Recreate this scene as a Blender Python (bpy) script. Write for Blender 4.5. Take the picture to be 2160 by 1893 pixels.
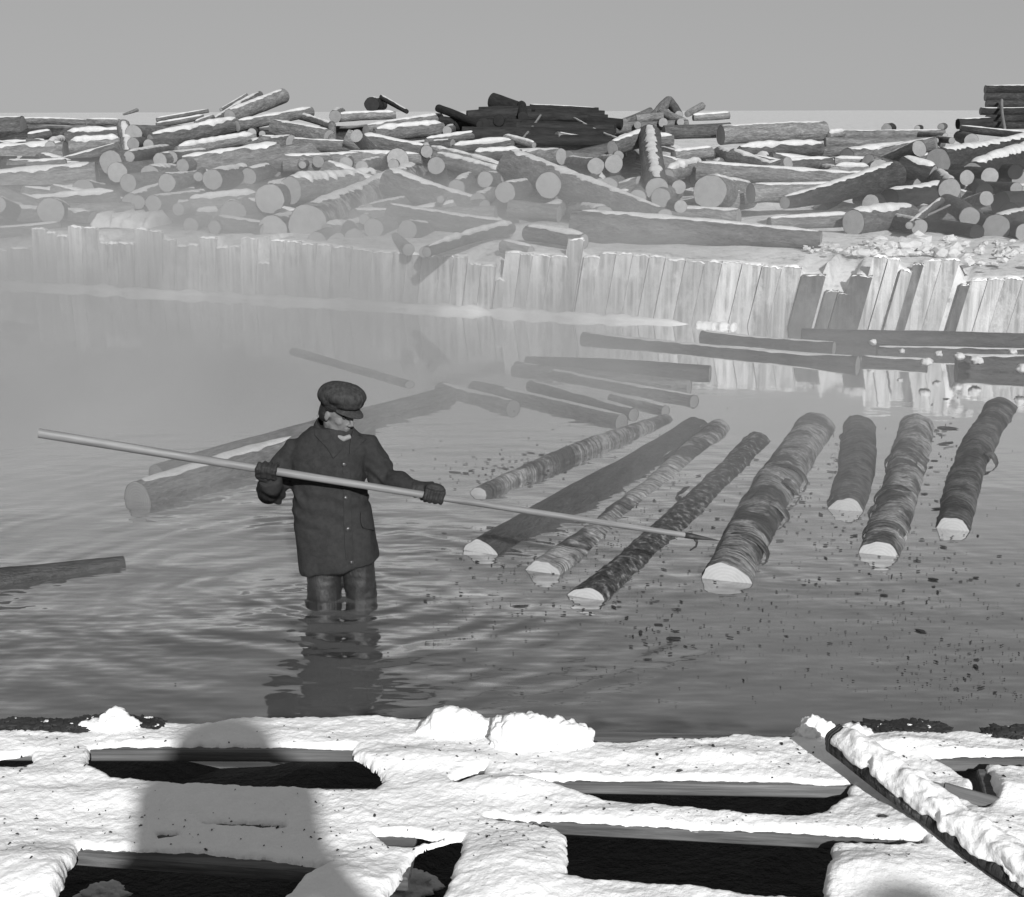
import bpy, bmesh, math, random
import numpy as np
from mathutils import Vector, Matrix, noise
from mathutils.bvhtree import BVHTree

for o in list(bpy.data.objects):
    bpy.data.objects.remove(o)
S = bpy.context.scene
COL = S.collection

# ------------------------------------------------------------------ camera
CAM_H, FPX, PW, PH = 2.70, 2900.0, 2160.0, 1893.0
PITCH = math.atan((946.5 - 232.0) / FPX)
cam_d = bpy.data.cameras.new("camera")
cam = bpy.data.objects.new("camera", cam_d)
COL.objects.link(cam)
cam.location = (0, 0, CAM_H)
cam.rotation_euler = (math.pi / 2 - PITCH, 0, 0)
cam_d.sensor_width = 36.0
cam_d.lens = 36.0 * FPX / PW
cam_d.clip_start, cam_d.clip_end = 0.05, 6000
S.camera = cam

# ------------------------------------------------------------------ light
SUN_DIR = Vector((-0.21, 0.98, -0.455)).normalized()
SUN_EL = math.asin(-SUN_DIR.z)
W = bpy.data.worlds.new("World")
S.world = W
W.use_nodes = True
wn = W.node_tree
bg = wn.nodes["Background"]
sky = wn.nodes.new("ShaderNodeTexSky")
sky.sky_type = 'NISHITA'
sky.sun_disc = False
sky.sun_elevation = SUN_EL
sky.sun_rotation = math.atan2(-SUN_DIR.x, -SUN_DIR.y)
sky.air_density, sky.dust_density, sky.ozone_density = 1.0, 0.0, 1.0
bw = wn.nodes.new("ShaderNodeRGBToBW")          # black and white film
pw = wn.nodes.new("ShaderNodeMath")             # the film's soft response to a hazy winter sky
pw.operation = 'POWER'
pw.inputs[1].default_value = 0.2
wn.links.new(sky.outputs[0], bw.inputs[0])
wn.links.new(bw.outputs[0], pw.inputs[0])
wn.links.new(pw.outputs[0], bg.inputs[0])
bg.inputs[1].default_value = 0.166
sun_d = bpy.data.lights.new("sun", 'SUN')
sun = bpy.data.objects.new("sun", sun_d)
COL.objects.link(sun)
sun.location = (4, -12, 12)
sun.rotation_euler = SUN_DIR.to_track_quat('-Z', 'Y').to_euler()
sun_d.energy = 3.6
sun_d.angle = math.radians(0.9)
sun_d.color = (1, 1, 1)
S.view_settings.view_transform = 'Standard'
S.view_settings.look = 'None'
S.view_settings.exposure = 0.62
S.view_settings.gamma = 1
S.cycles.volume_step_rate = 0.5
S.cycles.volume_max_steps = 128
S.cycles.volume_bounces = 1
S.cycles.max_bounces = 8
S.cycles.transparent_max_bounces = 12
S.cycles.caustics_reflective = False
S.cycles.caustics_refractive = False
S.cycles.sample_clamp_indirect = 6.0

# ------------------------------------------------------------------ geometry helpers
CP, SP = math.cos(PITCH), math.sin(PITCH)

def ray(px, py):
    u, v = (px - PW / 2) / FPX, (PH / 2 - py) / FPX
    return Vector((u, CP + v * SP, -SP + v * CP))

def at_z(px, py, z):
    r = ray(px, py)
    return Vector((0, 0, CAM_H)) + r * ((z - CAM_H) / r.z)

def at_Y(px, py, Y):
    r = ray(px, py)
    return Vector((0, 0, CAM_H)) + r * (Y / r.y)

def px_m(p):
    """metres per photo pixel at a point"""
    return (p.y * CP - (p.z - CAM_H) * SP) / FPX

def tag(o, label=None, cat=None, group=None, kind=None):
    if label: o["label"] = label
    if cat: o["category"] = cat
    if group: o["group"] = group
    if kind: o["kind"] = kind
    return o

def mesh_obj(name, verts, faces, m=None, parent=None, smooth=True, loc=None):
    me = bpy.data.meshes.new(name)
    me.from_pydata([tuple(v) for v in verts], [], faces)
    me.update()
    if smooth:
        me.polygons.foreach_set("use_smooth", [True] * len(me.polygons))
    return link(name, me, m, parent, loc)

def link(name, me, m=None, parent=None, loc=None):
    o = bpy.data.objects.new(name, me)
    COL.objects.link(o)
    if m:
        me.materials.clear()
        me.materials.append(m)
    if loc is not None:
        o.location = loc
    if parent:
        o.parent = parent
    return o

def empty(name, loc=(0, 0, 0)):
    o = bpy.data.objects.new(name, None)
    COL.objects.link(o)
    o.location = loc
    o.empty_display_size = 0.1
    return o

def applied(me, mods):
    """mesh data with modifiers applied, given as (type, {attributes})"""
    t = bpy.data.objects.new("temp", me)
    COL.objects.link(t)
    for ty, at in mods:
        md = t.modifiers.new(ty, ty)
        for k, v in at.items():
            setattr(md, k, v)
    dg = bpy.context.evaluated_depsgraph_get()
    out = bpy.data.meshes.new_from_object(t.evaluated_get(dg))
    bpy.data.objects.remove(t)
    bpy.data.meshes.remove(me)
    return out

# value noise in numpy
_rs = np.random.RandomState(5)
_tab = _rs.rand(256, 256)
def vnoise(x, y):
    xi, yi = np.floor(x).astype(int), np.floor(y).astype(int)
    fx, fy = x - xi, y - yi
    fx, fy = fx * fx * (3 - 2 * fx), fy * fy * (3 - 2 * fy)
    g = lambda a, b: _tab[a % 256, b % 256]
    return (g(xi, yi) * (1 - fx) + g(xi + 1, yi) * fx) * (1 - fy) + (g(xi, yi + 1) * (1 - fx) + g(xi + 1, yi + 1) * fx) * fy
def fbm(x, y, n=4):
    s, a = 0, 0.5
    for i in range(n):
        s = s + a * (vnoise(x * 2 ** i + 17.3 * i, y * 2 ** i + 9.1 * i) - 0.5)
        a *= 0.5
    return s

# ------------------------------------------------------------------ materials
class NT:
    def __init__(self, name):
        self.m = bpy.data.materials.new(name)
        self.m.use_nodes = True
        self.t = self.m.node_tree
        self.b = self.t.nodes["Principled BSDF"]
        self.out = self.t.nodes["Material Output"]
    def n(self, ty, **kw):
        nd = self.t.nodes.new(ty)
        for k, v in kw.items():
            if isinstance(k, str) and k.startswith("i_"):
                nd.inputs[k[2:]].default_value = v
            else:
                setattr(nd, k, v)
        return nd
    def l(self, a, b):
        self.t.links.new(a, b)
    def coords(self, scale):
        tc = self.n("ShaderNodeTexCoord")
        mp = self.n("ShaderNodeMapping")
        mp.inputs["Scale"].default_value = scale
        self.l(tc.outputs["Object"], mp.inputs[0])
        oi = self.n("ShaderNodeObjectInfo")
        ml = self.n("ShaderNodeMath", operation='MULTIPLY')
        ml.inputs[1].default_value = 37.0
        self.l(oi.outputs["Random"], ml.inputs[0])
        self.l(ml.outputs[0], mp.inputs["Location"])
        return mp.outputs[0]
    def noise(self, vec, scale=1.0, detail=6.0, rough=0.6):
        nd = self.n("ShaderNodeTexNoise")
        nd.inputs["Scale"].default_value = scale
        nd.inputs["Detail"].default_value = detail
        nd.inputs["Roughness"].default_value = rough
        self.l(vec, nd.inputs["Vector"])
        return nd.outputs["Fac"]
    def ramp(self, fac, stops):
        r = self.n("ShaderNodeValToRGB")
        e = r.color_ramp.elements
        while len(e) < len(stops):
            e.new(0.5)
        for el, (p, c) in zip(e, stops):
            el.position = p
            el.color = (c, c, c, 1)
        self.l(fac, r.inputs[0])
        return r.outputs[0]
    def vary(self, colour, amount):
        """brightness differs a little from one object to the next"""
        oi = self.n("ShaderNodeObjectInfo")
        mr = self.n("ShaderNodeMapRange")
        mr.inputs["To Min"].default_value = 1 - amount
        mr.inputs["To Max"].default_value = 1 + amount
        self.l(oi.outputs["Random"], mr.inputs[0])
        mx = self.n("ShaderNodeVectorMath", operation='SCALE')
        self.l(colour, mx.inputs[0])
        self.l(mr.outputs[0], mx.inputs["Scale"])
        return mx.outputs[0]
    def bump(self, h, strength, dist):
        bp = self.n("ShaderNodeBump")
        bp.inputs["Strength"].default_value = strength
        bp.inputs["Distance"].default_value = dist
        self.l(h, bp.inputs["Height"])
        self.l(bp.outputs[0], self.b.inputs["Normal"])
        return bp

def noise_mat(name, stops, scale, rough=0.85, bump=0.5, dist=0.02, vary=0.0, spec=0.3, detail=6.0, nr=0.65, fine=None):
    k = NT(name)
    v = k.coords(scale)
    f = k.noise(v, 1.0, detail, nr)
    h = f
    if fine:
        g = k.noise(v, fine, 4.0, 0.6)
        ad = k.n("ShaderNodeMath", operation='MULTIPLY_ADD')
        ad.inputs[1].default_value = 0.5
        k.l(g, ad.inputs[0]); k.l(f, ad.inputs[2])
        sb = k.n("ShaderNodeMath", operation='SUBTRACT')
        sb.inputs[1].default_value = 0.25
        k.l(ad.outputs[0], sb.inputs[0])
        h = sb.outputs[0]
    c = k.ramp(h, stops)
    if vary:
        c = k.vary(c, vary)
    k.l(c, k.b.inputs["Base Color"])
    k.b.inputs["Roughness"].default_value = rough
    k.b.inputs["Specular IOR Level"].default_value = spec
    if bump:
        k.bump(h, bump, dist)
    return k.m

def ring_mat(name, dark, light, vary=0.15, even=0.68):
    """sawn log end: growth rings round the log's own axis"""
    k = NT(name)
    tc = k.n("ShaderNodeTexCoord")
    mp = k.n("ShaderNodeMapping")
    mp.inputs["Scale"].default_value = (0, 1, 1)
    k.l(tc.outputs["Object"], mp.inputs[0])
    wv = k.n("ShaderNodeTexWave", wave_type='RINGS', rings_direction='SPHERICAL')
    wv.inputs["Scale"].default_value = 16
    wv.inputs["Distortion"].default_value = 2.2
    wv.inputs["Detail"].default_value = 3
    k.l(mp.outputs[0], wv.inputs["Vector"])
    f2 = k.noise(k.coords((9, 9, 9)), 1.0, 6.0, 0.7)
    mx = k.n("ShaderNodeMix", data_type='FLOAT')
    mx.inputs[0].default_value = even
    k.l(wv.outputs["Fac"], mx.inputs[2]); k.l(f2, mx.inputs[3])
    c = k.vary(k.ramp(mx.outputs[0], [(0.2, dark), (0.75, light)]), vary)
    k.l(c, k.b.inputs["Base Color"])
    k.b.inputs["Roughness"].default_value = 0.9
    k.b.inputs["Specular IOR Level"].default_value = 0.2
    k.bump(mx.outputs[0], 0.25, 0.01)
    return k.m

M = {}
M["bark"] = noise_mat("bark", [(0.30, 0.07), (0.55, 0.135), (0.78, 0.22)], (3.5, 13, 13), vary=0.45, bump=0.9, dist=0.04, fine=4)  # pale from frost, with some of the steam's haze put into the colour
M["bark_clear"] = noise_mat("bark_clear", [(0.30, 0.02), (0.55, 0.045), (0.78, 0.09)], (3.5, 13, 13), vary=0.45, bump=0.9, dist=0.04, fine=4)  # same bark without the haze put into its colour
M["bark_dark"] = noise_mat("bark_dark", [(0.3, 0.006), (0.75, 0.03)], (3.5, 13, 13), vary=0.3, bump=0.8, dist=0.04)  # wet bark; shade among the logs is put into this colour too
M["bark_grey"] = noise_mat("bark_grey", [(0.30, 0.05), (0.75, 0.16)], (3.5, 11, 11), vary=0.3, bump=0.9, dist=0.04, fine=4)
def scaly_mat(name, lo, hi, patch):
    """loose papery bark: fine dark cross lines, dark torn patches"""
    k = NT(name)
    base = k.noise(k.coords((5, 3.5, 3.5)), 1.0, 6, 0.65)
    ln = k.noise(k.coords((26, 1.7, 1.7)), 1.0, 3, 0.55)
    pt = k.noise(k.coords((2.6, 2.4, 2.4)), 1.0, 5, 0.7)
    gr = k.noise(k.coords((40, 40, 40)), 1.0, 3, 0.6)
    c = k.ramp(base, [(0.3, lo), (0.7, hi)])
    l_ = k.ramp(ln, [(0.40, 1.0), (0.465, 0.75), (0.5, 0.16), (0.53, 0.8), (0.6, 1.0)])
    p_ = k.ramp(pt, [(0.46, 1.0), (0.56, patch)])
    g_ = k.ramp(gr, [(0.3, 0.6), (0.7, 1.25)])
    for q in (l_, p_, g_):
        mx = k.n("ShaderNodeMix", data_type='RGBA', blend_type='MULTIPLY'); mx.inputs[0].default_value = 1.0
        k.l(c, mx.inputs[6]); k.l(q, mx.inputs[7]); c = mx.outputs[2]
    k.l(k.vary(c, 0.12), k.b.inputs["Base Color"])
    k.b.inputs["Roughness"].default_value = 0.8
    k.b.inputs["Specular IOR Level"].default_value = 0.3
    ad = k.n("ShaderNodeMath", operation='MULTIPLY_ADD'); ad.inputs[1].default_value = 0.25; k.l(gr, ad.inputs[0])
    bwn = k.n("ShaderNodeRGBToBW"); k.l(l_, bwn.inputs[0]); k.l(bwn.outputs[0], ad.inputs[2])
    k.bump(ad.outputs[0], 0.7, 0.02)
    return k.m
M["scaly_bark"] = scaly_mat("scaly_bark", 0.16, 0.40, 0.22)
M["scaly_dark"] = scaly_mat("scaly_dark", 0.06, 0.15, 0.3)
M["wet_bark"] = noise_mat("wet_bark", [(0.3, 0.016), (0.8, 0.07)], (5, 16, 16), rough=0.55, vary=0.15, bump=0.7, dist=0.025, spec=0.4, fine=4)
M["scum_bark"] = noise_mat("scum_bark", [(0.42, 0.01), (0.55, 0.06), (0.66, 0.24)], (20, 20, 20), rough=0.7, bump=1.0, dist=0.03)
M["wood_end"] = ring_mat("wood_end", 0.15, 0.27)
M["dark_end"] = ring_mat("dark_end", 0.012, 0.03)
M["dimmed_snow"] = noise_mat("dimmed_snow", [(0.25, 0.40), (0.8, 0.56)], (6, 6, 6), rough=0.95, bump=0.5, dist=0.03, spec=0.1, fine=6)  # snow greyed: haze over the far pile is put into its colour
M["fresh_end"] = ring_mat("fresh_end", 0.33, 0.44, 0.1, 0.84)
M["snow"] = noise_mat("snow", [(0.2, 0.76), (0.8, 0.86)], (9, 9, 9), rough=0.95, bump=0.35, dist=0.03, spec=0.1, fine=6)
M["deck_snow"] = noise_mat("deck_snow", [(0.25, 0.73), (0.8, 0.82)], (22, 22, 22), rough=0.95, bump=0.5, dist=0.012, spec=0.1, fine=5)
M["ice"] = noise_mat("ice", [(0.2, 0.4), (0.8, 0.62)], (7, 7, 7), rough=0.6, bump=0.6, dist=0.03)
def plank_mat(name, lo, hi, frost):
    """sawn pile planks: grain down the board, blotches of frost, fine crystals"""
    k = NT(name)
    g = k.noise(k.coords((16, 16, 0.9)), 1.0, 5, 0.6)
    b_ = k.noise(k.coords((4.5, 4.5, 3.2)), 1.0, 6, 0.7)
    f = k.noise(k.coords((55, 55, 45)), 1.0, 3, 0.6)
    c = k.ramp(g, [(0.32, lo), (0.68, hi)])
    fr = k.ramp(b_, [(0.46, 0.0), (0.66, 0.85)])
    mx = k.n("ShaderNodeMix", data_type='RGBA'); k.l(fr, mx.inputs[0]); k.l(c, mx.inputs[6])
    k.l(k.ramp(f, [(0.3, frost * 0.75), (0.7, frost)]), mx.inputs[7])
    k.l(k.vary(mx.outputs[2], 0.22), k.b.inputs["Base Color"])
    k.b.inputs["Roughness"].default_value = 0.9
    k.b.inputs["Specular IOR Level"].default_value = 0.15
    ad = k.n("ShaderNodeMath", operation='ADD'); k.l(g, ad.inputs[0]); k.l(f, ad.inputs[1])
    k.bump(ad.outputs[0], 0.5, 0.015)
    return k.m
M["frosted_plank"] = plank_mat("frosted_plank", 0.20, 0.62, 0.68)
M["bare_plank"] = plank_mat("bare_plank", 0.06, 0.14, 0.22)
M["deck_wood"] = noise_mat("deck_wood", [(0.3, 0.035), (0.6, 0.13), (0.8, 0.24)], (1.6, 30, 60), vary=0.1, bump=0.5, dist=0.01)
M["mud"] = noise_mat("mud", [(0.4, 0.003), (0.7, 0.008), (0.9, 0.05)], (6, 6, 6), rough=0.8, bump=1.0, dist=0.06, fine=4)
M["bed"] = noise_mat("bed", [(0.3, 0.02), (0.8, 0.05)], (1, 1, 1), bump=0.0)
M["flake"] = noise_mat("flake", [(0.3, 0.01), (0.8, 0.045)], (8, 8, 8), rough=0.7, bump=0.3)
M["wool"] = noise_mat("wool", [(0.3, 0.024), (0.7, 0.037)], (38, 38, 38), rough=1.0, bump=0.55, dist=0.006, spec=0.05, fine=5)
M["wool_dark"] = noise_mat("wool_dark", [(0.3, 0.012), (0.7, 0.026)], (38, 38, 38), rough=1.0, bump=0.5, dist=0.006, spec=0.05, fine=5)
M["tweed"] = noise_mat("tweed", [(0.3, 0.022), (0.7, 0.055)], (60, 60, 24), rough=1.0, bump=0.5, dist=0.004, spec=0.05, fine=5)
M["wet_cloth"] = noise_mat("wet_cloth", [(0.3, 0.008), (0.7, 0.022)], (24, 24, 12), rough=0.5, bump=0.8, dist=0.012, spec=0.4)
M["leather"] = noise_mat("leather", [(0.3, 0.006), (0.75, 0.022)], (26, 26, 26), rough=0.7, bump=0.6, dist=0.008, spec=0.4)
M["skin"] = noise_mat("skin", [(0.3, 0.11), (0.75, 0.18)], (26, 26, 26), rough=0.6, bump=0.4, dist=0.004, spec=0.3)
M["hair"] = noise_mat("hair", [(0.3, 0.005), (0.8, 0.02)], (60, 60, 14), rough=0.7, bump=0.8, dist=0.006)
M["linen"] = noise_mat("linen", [(0.3, 0.16), (0.8, 0.26)], (30, 30, 30), rough=0.9, bump=0.3, dist=0.004)
M["button"] = noise_mat("button", [(0.3, 0.02), (0.8, 0.08)], (30, 30, 30), rough=0.3, bump=0.1, spec=0.5)
M["shaft_wood"] = noise_mat("shaft_wood", [(0.3, 0.10), (0.75, 0.26)], (1.5, 26, 26), rough=0.6, bump=0.3, dist=0.004, vary=0, fine=3)
M["iron"] = noise_mat("iron", [(0.3, 0.02), (0.8, 0.05)], (20, 20, 20), rough=0.5, bump=0.3, dist=0.004)
M["eye"] = noise_mat("eye", [(0.3, 0.02), (0.8, 0.05)], (20, 20, 20), rough=0.2, bump=0.0)

# snow-covered land: snow, darker under the log pile
def ground_mat():
    k = NT("snowy_ground")
    v = k.coords((1, 1, 1))
    f = k.noise(v, 1.3, 8, 0.65)
    g = k.noise(v, 9.0, 5, 0.7)
    mx = k.n("ShaderNodeMath", operation='MULTIPLY'); k.l(f, mx.inputs[0]); k.l(g, mx.inputs[1])
    c0 = k.ramp(mx.outputs[0], [(0.14, 0.24), (0.2, 0.48), (0.3, 0.60)])
    c1 = k.ramp(mx.outputs[0], [(0.2, 0.03), (0.36, 0.10), (0.42, 0.4)])
    tc = k.n("ShaderNodeTexCoord"); sp = k.n("ShaderNodeSeparateXYZ"); k.l(tc.outputs["Object"], sp.inputs[0])
    wy = k.n("ShaderNodeMath", operation='MULTIPLY_ADD'); wy.inputs[1].default_value = 3.0; k.l(f, wy.inputs[0]); k.l(sp.outputs[1], wy.inputs[2])
    ry = k.n("ShaderNodeMapRange"); ry.inputs["From Min"].default_value = 23.2; ry.inputs["From Max"].default_value = 24.2; k.l(wy.outputs[0], ry.inputs[0])
    rz = k.n("ShaderNodeMapRange"); rz.inputs["From Min"].default_value = 37.0; rz.inputs["From Max"].default_value = 35.0; k.l(wy.outputs[0], rz.inputs[0])
    wx = k.n("ShaderNodeMath", operation='MULTIPLY_ADD'); wx.inputs[1].default_value = 3.0; k.l(f, wx.inputs[0]); k.l(sp.outputs[0], wx.inputs[2])
    rx = k.n("ShaderNodeMapRange"); rx.inputs["From Min"].default_value = 5.2; rx.inputs["From Max"].default_value = 4.0; k.l(wx.outputs[0], rx.inputs[0])
    p1 = k.n("ShaderNodeMath", operation='MULTIPLY'); k.l(ry.outputs[0], p1.inputs[0]); k.l(rx.outputs[0], p1.inputs[1])
    p2 = k.n("ShaderNodeMath", operation='MULTIPLY'); k.l(p1.outputs[0], p2.inputs[0]); k.l(rz.outputs[0], p2.inputs[1])
    cm = k.n("ShaderNodeMix", data_type='RGBA'); k.l(p2.outputs[0], cm.inputs[0]); k.l(c0, cm.inputs[6]); k.l(c1, cm.inputs[7])
    c = cm.outputs[2]
    k.l(c, k.b.inputs["Base Color"])
    k.b.inputs["Roughness"].default_value = 0.95
    k.b.inputs["Specular IOR Level"].default_value = 0.1
    k.bump(g, 0.5, 0.06)
    return k.m
M["ground"] = ground_mat()

MAN_Y = 7.43
MAN = at_z(692, 1258, 0.0)
def water_mat():
    k = NT("murky_water")
    t = k.t
    tc = k.n("ShaderNodeTexCoord")
    mp = k.n("ShaderNodeMapping"); mp.inputs["Scale"].default_value = (0.75, 1.9, 1)
    k.l(tc.outputs["Object"], mp.inputs[0])
    n1 = k.noise(mp.outputs[0], 1.5, 3, 0.45)
    n2 = k.noise(mp.outputs[0], 6.0, 3, 0.5)
    # calmer far away from the man: waves fade with the distance from him
    ds = k.n("ShaderNodeVectorMath", operation='DISTANCE')
    wob = k.n("ShaderNodeTexNoise"); wob.inputs["Scale"].default_value = 1.4; wob.inputs["Detail"].default_value = 3
    k.l(tc.outputs["Object"], wob.inputs["Vector"])
    sc = k.n("ShaderNodeVectorMath", operation='SCALE'); sc.inputs["Scale"].default_value = 0.7
    k.l(wob.outputs["Color"], sc.inputs[0])
    ad = k.n("ShaderNodeVectorMath", operation='ADD')
    k.l(tc.outputs["Object"], ad.inputs[0]); k.l(sc.outputs[0], ad.inputs[1])
    fl = k.n("ShaderNodeVectorMath", operation='MULTIPLY'); fl.inputs[1].default_value = (1, 1, 0)
    k.l(ad.outputs[0], fl.inputs[0])
    k.l(fl.outputs[0], ds.inputs[0])
    ds.inputs[1].default_value = (MAN.x + 0.45, MAN.y + 0.45, 0)
    r = ds.outputs["Value"]
    m1 = k.n("ShaderNodeMath", operation='MULTIPLY'); m1.inputs[1].default_value = 2 * math.pi / 0.26; k.l(r, m1.inputs[0])
    sn = k.n("ShaderNodeMath", operation='SINE'); k.l(m1.outputs[0], sn.inputs[0])
    e1 = k.n("ShaderNodeMath", operation='MULTIPLY'); e1.inputs[1].default_value = -0.75; k.l(r, e1.inputs[0])
    e2 = k.n("ShaderNodeMath", operation='EXPONENT'); k.l(e1.outputs[0], e2.inputs[0])
    rg = k.n("ShaderNodeMath", operation='MULTIPLY'); k.l(sn.outputs[0], rg.inputs[0]); k.l(e2.outputs[0], rg.inputs[1])
    rs = k.n("ShaderNodeMath", operation='MULTIPLY'); rs.inputs[1].default_value = 0.013; k.l(rg.outputs[0], rs.inputs[0])
    # chop
    e3 = k.n("ShaderNodeMath", operation='MULTIPLY'); e3.inputs[1].default_value = -0.52; k.l(r, e3.inputs[0])
    e4 = k.n("ShaderNodeMath", operation='EXPONENT'); k.l(e3.outputs[0], e4.inputs[0])
    am = k.n("ShaderNodeMath", operation='MULTIPLY_ADD'); am.inputs[1].default_value = 0.105; am.inputs[2].default_value = 0.0012
    k.l(e4.outputs[0], am.inputs[0])
    c1 = k.n("ShaderNodeMath", operation='MULTIPLY_ADD'); c1.inputs[1].default_value = 0.05
    k.l(n2, c1.inputs[0]); k.l(n1, c1.inputs[2])
    c2 = k.n("ShaderNodeMath", operation='MULTIPLY'); k.l(c1.outputs[0], c2.inputs[0]); k.l(am.outputs[0], c2.inputs[1])
    hs = k.n("ShaderNodeMath", operation='ADD'); k.l(c2.outputs[0], hs.inputs[0]); k.l(rs.outputs[0], hs.inputs[1])
    bp = k.n("ShaderNodeBump"); bp.inputs["Strength"].default_value = 1.0; bp.inputs["Distance"].default_value = 1.0
    pch = k.n("ShaderNodeMapRange"); pch.inputs["From Min"].default_value = 0.38; pch.inputs["From Max"].default_value = 0.62; pch.inputs["To Min"].default_value = 0.25
    k.l(k.noise(tc.outputs["Object"], 0.55, 2, 0.5), pch.inputs[0])
    hp_ = k.n("ShaderNodeMath", operation='MULTIPLY'); k.l(hs.outputs[0], hp_.inputs[0]); k.l(pch.outputs[0], hp_.inputs[1])
    k.l(hp_.outputs[0], bp.inputs["Height"])
    fr = k.n("ShaderNodeFresnel"); fr.inputs["IOR"].default_value = 1.33; k.l(bp.outputs[0], fr.inputs["Normal"])
    gl = k.n("ShaderNodeBsdfGlossy"); gl.inputs["Roughness"].default_value = 0.05; gl.inputs["Color"].default_value = (1, 1, 1, 1)
    k.l(bp.outputs[0], gl.inputs["Normal"])
    df = k.n("ShaderNodeBsdfDiffuse")
    sl = k.noise(tc.outputs["Object"], 0.7, 5, 0.6)
    k.l(k.ramp(sl, [(0.3, 0.095), (0.75, 0.145)]), df.inputs["Color"])
    tr = k.n("ShaderNodeBsdfTransparent"); tr.inputs["Color"].default_value = (0.75, 0.75, 0.75, 1)
    mu = k.n("ShaderNodeMixShader"); mu.inputs[0].default_value = 0.34
    k.l(df.outputs[0], mu.inputs[1]); k.l(tr.outputs[0], mu.inputs[2])
    mx = k.n("ShaderNodeMixShader")
    sheen = k.n("ShaderNodeMath", operation='MULTIPLY', use_clamp=True); sheen.inputs[1].default_value = 6.0
    fpw = k.n("ShaderNodeMath", operation='POWER'); fpw.inputs[1].default_value = 1.3
    k.l(fr.outputs[0], fpw.inputs[0]); k.l(fpw.outputs[0], sheen.inputs[0])
    k.l(sheen.outputs[0], mx.inputs[0]); k.l(mu.outputs[0], mx.inputs[1]); k.l(gl.outputs[0], mx.inputs[2])
    k.l(mx.outputs[0], k.out.inputs["Surface"])
    t.nodes.remove(k.b)
    return k.m
M["water"] = water_mat()

# ------------------------------------------------------------------ the setting: water, bed, land, shore
def sheet(name, x0, x1, y0, y1, z, m):
    o = mesh_obj(name, [(x0, y0, z), (x1, y0, z), (x1, y1, z), (x0, y1, z)], [(0, 1, 2, 3)], m, smooth=False)
    return tag(o, kind="structure")
sheet("water", -40, 40, 2.2, 40, 0.0, M["water"])
sheet("pond_bed", -45, 45, -5, 45, -0.62, M["bed"])

# wall line on the water
WA, WB = at_z(0, 600, 0), at_z(2160, 722, 0)
WD = (WB - WA); WD.z = 0; WD.normalize()          # along the wall, to +x
WN = Vector((WD.y, -WD.x, 0))                      # towards the pond
if WN.y > 0: WN = -WN
def wall_pt(px, py, off=0.0):
    """point of the wall's face plane seen at a photo pixel -> (distance along the wall, height)"""
    r = ray(px, py)
    c = Vector((0, 0, CAM_H))
    t = ((WA + WN * off) - c).dot(WN) / r.dot(WN)
    p = c + r * t
    return (p - WA).dot(WD), p.z
def wall_xyz(s, off, z):
    p = WA + WD * s + WN * off
    return Vector((p.x, p.y, z))
def wall_Y(px):
    return WA.y + (WB.y - WA.y) * (px / 2160.0)

LAND = 0.86
def mound_z(x, y, v):
    """land height; the pile's bed rises behind the wall"""
    d = y - 21.6
    k = 1.0 if x < 2.5 else max(0.35, 1.0 - (x - 2.5) / 4.5)
    h = max(0.0, (d - 1.2) * 0.150 - 0.22) * k
    if d > 12.5:
        h *= max(0.0, 1.0 - (d - 12.5) / 5.0)
    return LAND + min(h, 1.5)
def build_land():
    tops = []
    for row in STEPS.replace("\n", "").split(";"):
        f = row.split()
        sa, z1 = wall_pt(float(f[0]), float(f[2])); sb, z2 = wall_pt(float(f[1]), float(f[2]))
        tops.append((sa, sb, min(z1, z2)))
    def edge_z(s):
        for a, b, z in tops:
            if a <= s <= b: return min(z + 0.01, LAND + 0.02)
        return LAND
    us = [-600, -250, -120, -70, -45] + [-30 + 0.5 * i for i in range(0, 55)] + [-2.5 + 0.06 * i for i in range(0, 310)] + [16.5 + 0.5 * i for i in range(0, 22)] + [35, 50, 90, 200, 600]
    vs = [-0.001, 0.0, 0.12, 0.24] + [0.35 * i for i in range(1, 60)] + [22, 26, 32, 40, 60, 100, 200, 400, 900, 2200, 4500]
    verts, faces = [], []
    for v in vs:
        for u in us:
            p = wall_xyz(u, -0.06 - v, 0)
            z = mound_z(p.x, p.y, v)
            if v < 40 and abs(u) < 60:
                z += 0.07 * noise.noise(Vector((p.x * 0.8, p.y * 0.8, 0))) + 0.03 * noise.noise(Vector((p.x * 3, p.y * 3, 4)))
                if v > 0.1: z += 0.05 * math.exp(-((v - 3.2) / 1.4) ** 2)
            if v < 0: z = -0.6
            elif v < 0.9 and -2.5 < u < 16:
                k = v / 0.9
                z = edge_z(u) * (1 - k) + z * k
            verts.append((p.x, p.y, z))
    n = len(us)
    for j in range(len(vs) - 1):
        for i in range(n - 1):
            faces.append((j * n + i, j * n + i + 1, (j + 1) * n + i + 1, (j + 1) * n + i))
    return tag(mesh_obj("snowy_ground", verts, faces, M["ground"]), kind="structure")

def build_shore():
    verts, faces = [], []
    nx, ny = 90, 50
    for j in range(ny):
        for i in range(nx):
            x, y = -9 + 18 * i / (nx - 1), -6 + 11.5 * j / (ny - 1)
            z = 0.36 + 0.07 * noise.noise(Vector((x * 2.3, y * 2.3, 1))) + 0.05 * noise.noise(Vector((x * 7, y * 7, 1)))
            if y > 3.6: z -= min(y - 3.6, 1.0) * 0.06
            if y > 4.9: z -= (y - 4.9) * 2.4
            verts.append((x, y, z))
    for j in range(ny - 1):
        for i in range(nx - 1):
            faces.append((j * nx + i, j * nx + i + 1, (j + 1) * nx + i + 1, (j + 1) * nx + i))
    return tag(mesh_obj("muddy_shore", verts, faces, M["mud"]), kind="structure")
build_shore()

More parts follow.
